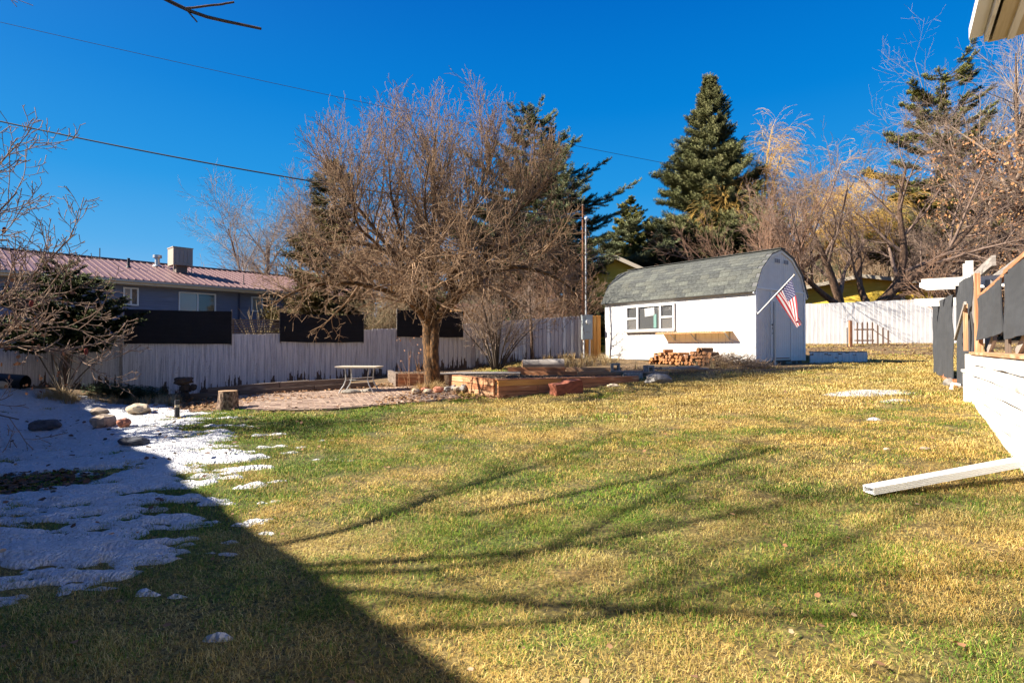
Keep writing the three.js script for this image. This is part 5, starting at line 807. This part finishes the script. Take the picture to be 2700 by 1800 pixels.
{
  const t1 = bigBare('leafy_brown_tree', 'bare tree still holding brown leaves beyond the deck', 25.6, 27, 13.5, 201, [oldBark, twigBrown], -0.03, 0.95, 2.2);
  leavesOn(t1, 5200, 7, [[0.34, 0.17, 0.07], [0.42, 0.22, 0.09], [0.28, 0.13, 0.06]], () => { const a = R(0, 6.28), r = Math.sqrt(rnd()) * 4.6; return v3(Math.cos(a) * r, R(1.5, 9.5), Math.sin(a) * r); }, 0.075);
  bigBare('tall_bare_tree', 'tall leafless tree with a pale crown behind the brown-leaved tree', 30.5, 33, 19, 203, [oldBark, twigGrey], -0.02, 0.9, 2.4);
  bigBare('slope_tree', 'leafless tree with a twiggy crown between the stout tree and the pine', 23.2, 30.5, 7.5, 205, [oldBark, twigBrown], 0.02, 0.8, 2.0);
  bigBare('slope_thicket_tree', 'low leafless tree thick with twigs above the pergola', 20.8, 25.5, 5.6, 207, [oldBark, twigBrown], -0.1, 0.85, 1.9);
  bigBare('roofline_tree', 'leafless tree rising behind the pink roof', -14.5, 33, 9.2, 211, [oldBark, twigGrey], 0, 1.0, 1.0);
  bigBare('hidden_grove_tree', 'leafless tree behind the apple tree and pink roof end', -8.8, 28, 8.5, 213, [oldBark, twigBrown], 0.05, 1.1, 1.2);
}
// --- shrubs ---
function shrub(name, label, X, Z, s, n, H, spread, m, o2 = {}, rad = 0.022) {
  reseed(s); const o = { tip: 0.0035, levels: [{}, { n: 4.5, len: H * 0.3, ang: 0.6, up: 0.03, gnarl: 0.16, segs: 4, sides: 3, from: 0.25, thin: 0.6, rad: 0.014 }, { n: 8, len: H * 0.12, ang: 0.7, gnarl: 0.18, segs: 3, sides: 3, thin: 0.6, rad: 0.007 }, { n: 10, len: H * 0.05, ang: 0.8, gnarl: 0.2, segs: 2, sides: 3, thin: 0.8, rad: 0.005 }], ...o2 };
  return tree(name, label, 'shrub', X, Z, o, m, (S) => { for (let k = 0; k < n; k++) { const a = R(0, 6.28), q = Math.sqrt(rnd()), h = H * R(0.65, 1.05) * (1 - q * 0.25), dx = Math.cos(a) * spread * q, dz = Math.sin(a) * spread * q * 0.7; limb(S, [[dx * 0.08, 0, dz * 0.08], [dx * 0.3, h * 0.35, dz * 0.3], [dx * 0.65, h * 0.7, dz * 0.65], [dx, h, dz]], rad * R(0.7, 1.3), 0.006, 0, o, 5); } });
}
shrub('fence_shrub', 'many-stemmed leafless shrub growing against the white fence', -0.45, 16.05, 301, 20, 2.7, 1.75, [mat([0.07, 0.052, 0.04], { roughness: 1 }), twigBrown], {}, 0.03);
{ reseed(307); const o = { tip: 0.004, levels: [{}, { n: 4, len: 0.9, ang: 0.8, up: 0.02, gnarl: 0.18, segs: 4, sides: 4, from: 0.35, thin: 0.5, rad: 0.016 }, { n: 8, len: 0.4, ang: 0.7, gnarl: 0.2, segs: 3, sides: 3, thin: 0.55, rad: 0.008 }, { n: 9, len: 0.16, ang: 0.8, gnarl: 0.2, segs: 2, sides: 3, thin: 0.8, rad: 0.005 }] };
  tree('slender_tree', 'slender dark-trunked leafless tree by the fence beside the shrub', 'tree', 0.64, 17.3, o, [oldBark, twigBrown], (S) => limb(S, [[0, 0, 0], [-0.03, 0.9, 0], [-0.08, 1.8, 0], [-0.1, 2.8, 0.05], [-0.05, 3.6, 0]], 0.065, 0.02, 0, o, 8));
  tree('fence_sapling', 'small leafless sapling leaning in front of the sunlit fence', 'tree', 14.4, 18.4, o, [oldBark, twigRed], (S) => { limb(S, [[0, 0, 0], [-0.1, 0.6, 0], [-0.25, 1.2, 0], [-0.6, 1.7, 0.05], [-0.95, 2.05, 0.1]], 0.05, 0.015, 0, o, 7); limb(S, [[-0.22, 1.15, 0], [-0.15, 1.6, 0.05], [-0.2, 2.2, 0.1], [-0.05, 2.7, 0]], 0.035, 0.01, 0, o, 6); limb(S, [[-0.5, 1.6, 0], [-0.55, 2.1, 0], [-0.7, 2.7, 0]], 0.022, 0.008, 0, o, 5); }); }
shrub('trellis_willow', 'upright yellowish shoots growing behind the trellis', -6.9, 15.5, 311, 26, 2.45, 0.95, [mat([0.36, 0.27, 0.14], { roughness: 1 })], { levels: [{}, { n: 1.5, len: 0.45, ang: 0.35, up: 0.06, gnarl: 0.08, segs: 3, sides: 3, thin: 0.6, rad: 0.007 }] }, 0.012);
shrub('straw_shrub', 'dense dry shrub showing over the fence between two black screens', -3.9, 17.6, 313, 34, 2.4, 0.75, [mat([0.30, 0.235, 0.14], { roughness: 1 })], {}, 0.014);
shrub('patch_shrub', 'tall bare thicket standing in front of the yellow house', 1.6, 20.3, 317, 10, 3.2, 1.6, [twigBrown, twigRed], {}, 0.03);
shrub('clipped_shrub', 'pale bare stems of a clipped shrub at the snowy corner', -9.75, 12.1, 319, 9, 0.85, 0.35, [mat([0.42, 0.33, 0.22], { roughness: 1 })], { levels: [{}, { n: 1.2, len: 0.25, ang: 0.4, gnarl: 0.1, segs: 3, sides: 3, thin: 0.7, rad: 0.009 }] }, 0.018);
// --- conifers ---
function sprigGeo(n, L, w, s) {   // a flat spray: one shoot with side shoots, all bristling with needles
  reseed(s); const P = [], N = [], I = [];
  const shoots = [[v3(0, 0, 0), v3(1, 0, 0), L]]; for (let k = 0; k < 6; k++) { const t = 0.12 + k * 0.14, sd = k % 2 ? 1 : -1; shoots.push([v3(t * L, 0, 0), v3(0.75, R(-0.15, 0.25), sd * R(0.5, 0.8)).normalize(), L * (0.62 - t * 0.4)]); }
  const per = Math.round(n / 3);
  for (const [b, d, l0] of shoots) { const A = new THREE.Vector3().crossVectors(d, v3(0.1, 1, 0.05)).normalize(), B = new THREE.Vector3().crossVectors(d, A), cnt = Math.round(per * l0 / L * 1.2) + 2;
    for (let k = 0; k < cnt; k++) { const t = (k + rnd()) / cnt, a = R(0, 6.283), u = A.clone().multiplyScalar(Math.cos(a)).addScaledVector(B, Math.sin(a)), l = w * R(0.8, 1.2) * (1 - t * 0.3), p = b.clone().addScaledVector(d, t * l0), tw = 0.012 + w * 0.06, q = P.length / 3, a1 = p.clone().addScaledVector(d, -tw), a2 = p.clone().addScaledVector(d, tw), a3 = p.clone().addScaledVector(d, l * 0.7).addScaledVector(u, l);
      for (const v of [a1, a2, a3]) { P.push(v.x, v.y, v.z); N.push(u.x * 0.75 + d.x * 0.3, u.y * 0.75 + d.y * 0.3 + 0.15, u.z * 0.75 + d.z * 0.3); } I.push(q, q + 1, q + 2); } }
  const g = new THREE.BufferGeometry(); g.setAttribute('position', new THREE.Float32BufferAttribute(P, 3)); g.setAttribute('normal', new THREE.Float32BufferAttribute(N, 3)); g.setIndex(I); return g;
}
const needleMat = new THREE.MeshPhysicalMaterial({ color: 0xffffff, roughness: 0.75, side: THREE.DoubleSide, specularIntensity: 0.3 });
function conifer(name, label, X, Z, H, rad, s, c, o = {}) {
  reseed(s); const t = thing(name, label, 'tree', V(X, o.y ?? G(X, Z), Z)), T = new Tubes(), B = new Tubes(), list = [];
  T.add([v3(0, -0.2, 0), v3(0.05, H * 0.35, 0), v3(0.0, H * 0.7, 0.03), v3(0, H * 0.985, 0)], [Math.min(H * 0.018, 0.16), Math.min(H * 0.013, 0.12), H * 0.007, 0.012], 10, 3);
  const sprig = o.sprig ?? 0.55, y0 = o.from ?? 0.06;
  for (let y = H * y0; y < H * 0.985; ) {
    const f = y / H, rr = Math.max(0.05, rad * (o.profile ? o.profile(f) : Math.pow(1 - f, 0.85)) - 0.25 * f) , nb = Math.max(4, Math.round((o.whorl ?? 9) * (0.5 + 0.8 * (1 - f))));
    for (let k = 0; k < nb; k++) {
      if (rnd() < (o.gaps ?? 0.05)) continue;
      const a = R(0, 6.283), L = Math.max(0.15, rr * R(0.72, 1.12) * (1 + (o.ragged ?? 0.1) * (rnd() < 0.2 ? 1.6 : 0))), yb = y + R(-0.12, 0.12), n = Math.max(3, Math.round(L / 0.35)), pts = [], dr = (o.droop ?? 0.18) * (1 - f * 1.3);
      for (let q = 0; q <= n; q++) { const u = q / n; pts.push(v3(Math.cos(a) * L * u, yb + L * (-dr * u * 1.6 + (dr + 0.14 + 0.4 * f * f) * u * u), Math.sin(a) * L * u)); }
      B.add(pts, pts.map((_, q) => lerp(0.012 + L * 0.008, 0.006, q / n)), 3);
      // flat sprays along the branch
      const m = Math.max(3, Math.round(L / (o.step ?? 0.24)));
      for (let q = 0; q < m; q++) { const u = lerp(o.bare ?? 0.2, 1, (q + rnd()) / m), ff = u * n, i = Math.min(n - 1, Math.floor(ff)), p = pts[i].clone().lerp(pts[i + 1], ff - i), d = pts[i + 1].clone().sub(pts[i]).normalize(), wdt = L * 0.42 * (1 - u) + 0.16;
        for (const sd of [-1, 1]) { const ns = Math.max(1, Math.round(wdt / (sprig * 0.95))); const lat = v3(-Math.sin(a) * sd, R(-0.28, 0.12), Math.cos(a) * sd), dir = d.clone().addScaledVector(lat, 0.9).normalize(); for (let z = 0; z < ns; z++) list.push([p.clone().addScaledVector(dir, z * sprig * 0.8), dir.clone().addScaledVector(randDir(), 0.38).normalize(), R(0.75, 1.25) * (1 - 0.5 * f)]); }
        list.push([p, d.clone().addScaledVector(randDir(), 0.45).normalize(), R(0.7, 1.2) * (1 - 0.5 * f)]); }
      list.push([pts[n].clone(), pts[n].clone().sub(pts[n - 1]).normalize(), 1.1 * (1 - 0.55 * f)]);
    }
    y += (o.gap ?? 0.33) * (1 - 0.45 * f) * R(0.85, 1.15);
  }
  for (let k = 0; k < 8; k++) list.push([v3(0, H * R(0.95, 0.985), 0), randDir().add(v3(0, 2.2, 0)).normalize(), 0.5]);
  part('trunk', T.geo(), o.bark ?? oldBark, t); part('branches', B.geo(), mat([0.09, 0.065, 0.05], { roughness: 1 }), t);
  const g = sprigGeo(o.needles ?? 60, sprig, o.fluff ?? 0.085, s + 1), im = new THREE.InstancedMesh(g, needleMat, list.length), M = new THREE.Matrix4(), q = new THREE.Quaternion(), sx = v3(1, 0, 0), col = new THREE.Color();
  list.forEach(([p, d, sc], k) => { q.setFromUnitVectors(sx, d); M.compose(p, q, v3(sc, sc, sc)); im.setMatrixAt(k, M); const w = mixc(c[0], c[1], rnd()), b = R(0.8, 1.2); im.setColorAt(k, col.setRGB(w[0] * b, w[1] * b, w[2] * b)); });
  im.name = 'crown'; im.userData.kind = 'stuff'; t.add(shade(im)); return t;
}
conifer('blue_spruce', 'tall dense conical spruce behind the shed roof', 11.7, 32.5, 16.2, 6.3, 401, [[0.13, 0.145, 0.06], [0.22, 0.215, 0.095]], { whorl: 15, y: 1.4, gap: 0.42, fluff: 0.14, sprig: 0.7, profile: (f) => Math.pow(1 - f, 0.95) * (0.92 + 0.13 * Math.sin(f * 23)) });
conifer('ragged_spruce', 'ragged dark spruce with long uneven boughs behind the apple tree', 1.1, 27.3, 11.9, 5.4, 403, [[0.10, 0.125, 0.06], [0.17, 0.175, 0.085]], { whorl: 10, y: 1.2, gap: 0.45, fluff: 0.12, ragged: 0.45, gaps: 0.15, droop: 0.05, profile: (f) => f > 0.86 ? 0.16 + (1 - f) * 0.9 : Math.pow(1 - f, 0.75) });
conifer('brown_cedar', 'broad brownish cedar behind the apple tree and the fence', -7.0, 21.8, 7.9, 2.5, 405, [[0.20, 0.155, 0.07], [0.13, 0.12, 0.05]], { whorl: 10, y: 1.0, gap: 0.34, gaps: 0.15, droop: 0.02, fluff: 0.08, profile: (f) => Math.pow(1 - f, 0.6) * (0.85 + 0.25 * Math.sin(f * 17)) });
conifer('fence_cedar', 'low olive cedar filling the gap over the fence by the apple tree', -3.9, 22.4, 4.6, 1.6, 407, [[0.16, 0.135, 0.06], [0.10, 0.10, 0.045]], { whorl: 9, y: 0.9, gap: 0.3, gaps: 0.1, profile: (f) => Math.pow(1 - f, 0.4) });
conifer('yellow_pine', 'rounded yellow-green pine between the two spruces', 6.9, 32, 8.8, 2.6, 409, [[0.17, 0.175, 0.05], [0.24, 0.225, 0.065]], { whorl: 10, y: 1.3, gap: 0.4, fluff: 0.15, sprig: 0.42, droop: -0.1, profile: (f) => Math.sqrt(Math.max(0, 1 - f)) * 0.95 });
conifer('small_dark_spruce', 'short dark spruce standing against the foot of the tall one', 8.3, 30.5, 6.8, 3.0, 413, [[0.035, 0.05, 0.035], [0.06, 0.075, 0.05]], { whorl: 11, y: 1.3, gap: 0.32 });
conifer('slope_pine', 'tall loose pine rising over the slope beyond the deck', 25.6, 32.5, 15.6, 3.6, 411, [[0.16, 0.17, 0.045], [0.24, 0.225, 0.06]], { whorl: 9, y: 2.2, gap: 0.62, gaps: 0.15, fluff: 0.16, sprig: 0.6, ragged: 0.3, droop: -0.05, from: 0.25, bare: 0.45, bark: barkMat([120, 96, 80], [186, 160, 138], 5.1), profile: (f) => 0.35 + 0.65 * Math.pow(1 - f, 0.7) });
// dark juniper at the snowy corner
{
  const j = conifer('corner_juniper', 'dark green juniper bush with bare lower stems at the fence corner', -10.1, 12.45, 2.85, 1.5, 415, [[0.045, 0.06, 0.02], [0.085, 0.10, 0.035]], { whorl: 10, gap: 0.16, from: 0.38, sprig: 0.26, fluff: 0.045, needles: 50, step: 0.14, droop: 0.1, gaps: 0.12, profile: (f) => f < 0.4 ? 1 : Math.pow((1 - f) / 0.6, 0.45) });
  reseed(417); const S = new Tubes(); for (let k = 0; k < 12; k++) { const a = R(0, 6.28), r = R(0.3, 1.2); S.add(poly([[0.05 * Math.cos(a), 0, 0.05 * Math.sin(a)], [r * 0.3 * Math.cos(a), 0.35, r * 0.3 * Math.sin(a)], [r * Math.cos(a), R(0.9, 1.4), r * Math.sin(a) * 0.6]]), 0.016, 5); } part('stems', S.geo(), mat([0.12, 0.10, 0.085], { roughness: 1 }), j);
}
// --- sumac in the corner: thick bare shoots with rusty leaf remnants ---
{
  reseed(421);
  const o = { tip: 0.006, levels: [{}, { n: 3.4, len: 0.75, ang: 0.7, up: 0.1, gnarl: 0.18, segs: 5, sides: 5, from: 0.25, thin: 0.6, rad: 0.016, taper: 0.6 }, { n: 8, len: 0.34, ang: 0.8, up: 0.1, gnarl: 0.2, segs: 4, sides: 4, from: 0.2, thin: 0.6, rad: 0.009, taper: 0.6 }, { n: 9, len: 0.14, ang: 0.8, gnarl: 0.25, segs: 2, sides: 3, thin: 0.7, rad: 0.005, taper: 0.8 }] };
  const bk = [barkMat([92, 72, 58], [150, 122, 98], 9.3), mat([0.27, 0.18, 0.125], { roughness: 1 })];
  const t = tree('sumac', 'bare sumac reaching in over the snow with rusty seed heads', 'shrub', -9.35, 8.3, o, bk, (S) => { for (const [l, r] of [[[[0, 0, 0], [0.5, 1.6, 0.2], [1.2, 2.4, 0.3], [1.6, 3.3, 0.2], [1.9, 3.9, 0]], 0.045], [[[0.3, 0.9, 0], [0.9, 1.5, -0.6], [1.7, 1.9, -0.9], [2.3, 1.8, -1.0]], 0.035], [[[0.3, 1.6, 0.2], [1.0, 2.6, 0.7], [1.9, 3.0, 0.9], [2.6, 3.0, 0.9]], 0.035], [[[0.4, 1.4, 0], [1.3, 2.3, -0.2], [2.0, 2.3, -0.4], [2.7, 2.6, -0.4]], 0.035], [[[0, 0, 0], [0.4, 1.2, -0.2], [1.1, 2.1, -0.3], [1.9, 2.7, -0.3], [2.6, 3.3, -0.2]], 0.05], [[[0, 0, 0], [0.2, 1.3, 0.3], [0.9, 1.9, 0.4], [1.7, 2.2, 0.5], [2.3, 2.1, 0.4]], 0.045], [[[0, 0, 0], [0.5, 1.0, 0.1], [1.3, 1.5, 0], [2.2, 1.55, -0.2], [2.9, 1.3, -0.3]], 0.04], [[[0, 0, 0], [0.1, 1.8, 0], [0.6, 3.0, 0.2], [1.4, 3.8, 0.2], [2.0, 4.6, 0.1]], 0.05], [[[0, 0.2, 0], [0.6, 0.7, 0.4], [1.4, 0.75, 0.5], [2.4, 0.55, 0.5]], 0.03], [[[0, 0, 0], [0.3, 2.2, 0.5], [1.1, 3.4, 0.6], [1.5, 4.2, 0.5]], 0.045], [[[0.2, 1.0, 0], [1.0, 1.6, 0.8], [1.9, 1.9, 1.1]], 0.03]]) limb(S, l, r * 0.75, 0.009, 0, o, 8); });
  const sg = rock(0.05, 0.11, 0.05, 2.2, 0.3, 1), red = mat([0.20, 0.035, 0.022], { roughness: 1 }); for (const [x, y, z] of [[1.5, 3.3, 0.1], [1.45, 2.35, 0.3], [2.0, 2.2, 0.2], [0.9, 2.6, 0.2], [2.5, 1.5, -0.2], [1.3, 1.9, 0.5]]) part('seed_head', sg, red, t, v3(x + 0.3, y, z));
  leavesOn(t, 230, 422, [[0.30, 0.13, 0.05], [0.38, 0.17, 0.07], [0.24, 0.10, 0.045]], () => v3(R(0.3, 2.6), R(0.9, 2.6), R(-0.6, 1.0)), 0.035);
}
// --- shade tree out of the frame, whose boughs shadow the lawn ---
{
  reseed(431);
  const o = { tip: 0.006, levels: [{}, { n: 1.9, len: 1.6, ang: 0.8, up: 0.03, gnarl: 0.22, segs: 6, sides: 5, from: 0.2, thin: 0.55, rad: 0.035 }, { n: 3.0, len: 0.7, ang: 0.7, up: 0.03, gnarl: 0.18, segs: 4, sides: 4, from: 0.15, thin: 0.55, rad: 0.02 }, { n: 5, len: 0.35, ang: 0.7, gnarl: 0.2, segs: 3, sides: 3, thin: 0.6, rad: 0.009 }] };
  tree('shade_tree', 'large leafless tree beside the lawn with one bough reaching over it', 'tree', -8.3, 3.0, o, [oldBark, twigBrown], (S) => { limb(S, [[0, -0.1, 0], [0.1, 1.5, 0], [0.0, 3.2, 0], [0.2, 4.8, 0]], 0.26, 0.17, 0, null, 12); for (const [l, r] of [[[[0.1, 4, 0], [0.8, 5, -0.5], [1.0, 5.6, -1.3], [1.35, 6.3, -2.3], [1.3, 6.9, -3.2]], 0.075], [[[0.2, 4.8, 0], [0.6, 6, 0.3], [0.9, 6.8, -0.5], [1.25, 7.4, -1.5], [1.7, 7.8, -2.6]], 0.07], [[[0.1, 4, 0], [0.7, 5.2, 0.8], [1.5, 6.0, 0.9], [2.0, 7.0, 0.2], [2.6, 7.6, -0.6]], 0.07], [[[0.2, 4.8, 0], [0.3, 6.6, 0.2], [0.2, 8.2, -0.2], [0.6, 9.4, -0.6]], 0.08], [[[0.2, 4.6, 0], [0.9, 6.3, 0.9], [1.6, 7.6, 1.4], [2.0, 8.6, 0.9]], 0.06]]) limb(S, l, r * 0.6, 0.015, 0, o, 8);
    // the bough seen against the sky
    limb(S, [[1.0, 5.6, -0.6], [2.5, 5.75, -1.2], [4.1, 5.45, -1.75], [4.9, 5.12, -1.95], [5.4, 4.9, -2.05], [5.95, 4.82, -2.15]], 0.036, 0.012, 0, null, 7); limb(S, [[5.32, 4.94, -2.03], [5.56, 5.0, -2.08], [5.72, 5.04, -2.1]], 0.011, 0.009, 0, null, 5); limb(S, [[5.3, 4.95, -2.03], [5.4, 4.83, -2.06]], 0.009, 0.007, 0, null, 5); });
}
// --- hillside scrub far behind ---
{
  const P = [], U = [], I = [], nx = 60, nz = 30;
  const hill = (X, Z) => { const r = ss(X, 15, 115) * 27 + ss(X, -20, 60) * 3; return 2 + (Z - 45) * 0.05 + r * ss(Z, 45, 120) + 3 * fbm(X * 0.03, Z * 0.03, 3, 3.1); };
  for (let j = 0; j <= nz; j++) for (let i = 0; i <= nx; i++) { const Z = 45 + j / nz * 190, X = -60 + i / nx * 330; P.push(X, hill(X, Z) - (j ? 0 : 4), -Z); U.push(X * 0.1, Z * 0.1); }
  for (let j = 0; j < nz; j++) for (let i = 0; i < nx; i++) { const a = j * (nx + 1) + i; I.push(a, a + 1, a + nx + 1, a + 1, a + nx + 2, a + nx + 1); }
  const g = new THREE.BufferGeometry(); g.setAttribute('position', new THREE.Float32BufferAttribute(P, 3)); g.setAttribute('uv', new THREE.Float32BufferAttribute(U, 2)); g.setIndex(I); g.computeVertexNormals();
  struct('hill', g, mat(0xffffff, { map: tex(256, 256, (u, v) => mixc([128, 94, 66], [84, 64, 44], 0.5 + 1.3 * fbm(u * 20, v * 20, 4, 2.9))), roughness: 1 }));
  reseed(441); const T = new Tubes(); for (let k = 0; k < 60; k++) { const d = randDir(); d.y = Math.abs(d.y) * 0.8 + 0.25; d.normalize(); const e = d.clone().multiplyScalar(R(0.8, 1.5)); T.add([v3(0, 0, 0), e.clone().multiplyScalar(0.5).add(randDir().multiplyScalar(0.1)), e], [0.03, 0.022, 0.012], 3); for (let q = 0; q < 3; q++) { const b = e.clone().multiplyScalar(R(0.4, 0.9)); T.add([b, b.clone().add(side(d, 0.8).multiplyScalar(R(0.25, 0.5)))], [0.018, 0.008], 3); } }
  const bg = T.geo(), im = new THREE.InstancedMesh(bg, mat(0xffffff, { roughness: 1 }), 1500), M = new THREE.Matrix4(), q = new THREE.Quaternion(), c = new THREE.Color(), up = v3(0, 1, 0);
  for (let k = 0; k < 1500; k++) { const Z = R(48, 150), X = R(0.1, 1.15) * Z, s = R(1.4, 3.2); M.compose(V(X, hill(X, Z) - 0.2, Z), q.setFromAxisAngle(up, R(0, 6)), v3(s, s * R(0.7, 1.1), s)); im.setMatrixAt(k, M); const w = pick([[0.22, 0.15, 0.09], [0.26, 0.18, 0.11], [0.13, 0.13, 0.06], [0.30, 0.19, 0.10]]); im.setColorAt(k, c.setRGB(...w)); }
  im.name = 'hillside_scrub'; tag(im, 'brown scrub covering the hillside beyond the fences', 'scrub', null, 'stuff'); scene.add(shade(im));
  // thicket filling the slope beyond the far fence
  const im2 = new THREE.InstancedMesh(bg, mat(0xffffff, { roughness: 1 }), 420); for (let k = 0; k < 420; k++) { const Z = R(29, 44), X = R(0.7, 1.08) * Z, s = R(1.0, 2.2); M.compose(V(X, 1.6 + (Z - 27) * 0.1, Z), q.setFromAxisAngle(up, R(0, 6)), v3(s, s * R(0.9, 1.6), s)); im2.setMatrixAt(k, M); const w = pick([[0.22, 0.15, 0.10], [0.28, 0.18, 0.11], [0.17, 0.12, 0.085]]); im2.setColorAt(k, c.setRGB(...w)); }
  im2.name = 'slope_thicket'; tag(im2, 'tangled brown thicket beyond the sunlit white fence', 'thicket', null, 'stuff'); scene.add(shade(im2));
}
// --- ground cover, dry tufts, litter ---
{
  const scatter = (name, geo, m, n, region, cols, label, cat, sc = [0.6, 1.3], flat = false) => { const im = new THREE.InstancedMesh(geo, m, n), M = new THREE.Matrix4(), q = new THREE.Quaternion(), e = new THREE.Euler(), c = new THREE.Color(); for (let k = 0; k < n; k++) { const [X, Z, dy = 0] = region(), s = R(...sc); if (flat) e.set(R(-0.5, 0.5), R(0, 6), R(-0.5, 0.5)); else e.set(R(-0.15, 0.15), R(0, 6), R(-0.15, 0.15)); M.compose(V(X, G(X, Z) + dy, Z), q.setFromEuler(e), v3(s, s, s)); im.setMatrixAt(k, M); im.setColorAt(k, c.setRGB(...pick(cols))); } im.name = numbered(name); tag(im, label, cat, null, 'stuff'); scene.add(shade(im)); };
  reseed(451);
  const leafG = new THREE.CircleGeometry(0.03, 5); leafG.rotateX(-Math.PI / 2); { const p = leafG.attributes.position; for (let i = 0; i < p.count; i++) p.setY(i, p.getX(i) ** 2 * 9); leafG.computeVertexNormals(); }
  const lm = mat(0xffffff, { side: THREE.DoubleSide, roughness: 0.9 });
  scatter('ivy_cover', leafG, lm, 2600, () => { const X = R(-9.9, -8.6), Z = fenceZ(X) - R(0.15, 1.0); return [X + 0.0, Z, R(0.0, 0.22)]; }, [[0.03, 0.06, 0.02], [0.045, 0.08, 0.025], [0.06, 0.09, 0.03]], 'dark green ground cover along the fence at the snowy corner', 'ground cover');
  const browns = [[0.30, 0.16, 0.07], [0.24, 0.12, 0.055], [0.36, 0.21, 0.10], [0.19, 0.10, 0.05]];
  scatter('fallen_leaves', leafG, lm, 5200, () => { const r = rnd(); if (r < 0.32) { const X = R(-7.8, -1.2); return [X, lerp(11.3 + 0.4 * ss(-X, 5, 7), 13.9, rnd() ** 0.7), 0.045]; } if (r < 0.45) return [R(-7.4, -5.4), R(10.6, 12.3), 0.03]; if (r < 0.8) { const X = R(8.6, 17); return [X, R(15.8, 21), 0.02]; } if (r < 0.9) return [R(0.8, 6), R(12.4, 14.5), 0.015]; return [R(-2.6, 0), R(10.1, 11.4), 0.05]; }, browns, 'brown fallen leaves littering the beds and the slope', 'leaves', [0.5, 1.2], true);
  scatter('lawn_leaves', leafG, lm, 170, () => { const Z = 2.2 + 8 * rnd() ** 1.6, X = R(-0.95, 0.95) * Z; return [X, Z, 0.035 + (snowDepth(X, Z) > 0 && X < -1.5 ? 0.06 : 0)]; }, [...browns, [0.45, 0.3, 0.18]], 'single dry leaves scattered over lawn and snow', 'leaves', [0.3, 0.75], true);
  scatter('snow_leaves', leafG, lm, 700, () => { const a = R(0, 6.28), r = rnd() ** 0.7; return rnd() < 0.65 ? [-5.35 + Math.cos(a) * r * 0.95, 5.95 + Math.sin(a) * r * 0.5, 0.03] : [-R(3, 9), R(4, 10.5), 0.085]; }, [[0.09, 0.045, 0.025], [0.13, 0.065, 0.035], [0.06, 0.035, 0.02]], 'dark wet leaves lying on the snow', 'leaves', [0.5, 1.3], true);
  const dry = tuftGeo(26, 0.07, 0.30, 0.003, 0.75);
  const tanC = [[0.46, 0.32, 0.14], [0.38, 0.25, 0.10], [0.50, 0.38, 0.19]];
  scatter('dry_tufts', dry, new THREE.MeshStandardMaterial({ side: THREE.DoubleSide, roughness: 0.9 }), 230, () => { const r = rnd(); if (r < 0.2) return [-9.7 + R(-0.35, 0.35), 11.9 + R(-0.2, 0.2)]; if (r < 0.4) return [-8.6 + R(-0.8, 1.2), 12.3 + R(-0.3, 0.4)]; if (r < 0.8) return [R(0.9, 3.0), R(15.3, 17.2)]; if (r < 0.9) return [-1.75 + R(-0.35, 0.3), 11.75 + R(-0.2, 0.1)]; return [R(3, 6), R(12.9, 14)]; }, tanC, 'dry straw coloured grass tufts in the beds', 'grass tufts', [0.5, 1.1]);
  // dry stalks at the foot of the tree
  const st = thing('dry_weed', 'dry brown weed stalks standing at the foot of the bare tree', 'weed', V(-2.1, G(-2.1, 12.1), 12.1)); const S = new Tubes(); for (let k = 0; k < 9; k++) { const x = R(-0.2, 0.25), h = R(0.5, 1.25), l = R(-0.25, 0.1); S.add([v3(x, 0, 0), v3(x + l * 0.4, h * 0.5, R(-0.05, 0.05)), v3(x + l, h, R(-0.08, 0.08))], [0.007, 0.005, 0.003], 4); } part('stalks', S.geo(), mat([0.33, 0.18, 0.09], { roughness: 1 }), st);
  leavesOn(st, 60, 455, [[0.42, 0.20, 0.10], [0.36, 0.17, 0.08]], () => v3(R(-0.4, 0.3), R(0.25, 1.2), R(-0.15, 0.15)), 0.02);
}
renderer.render(scene, camera);
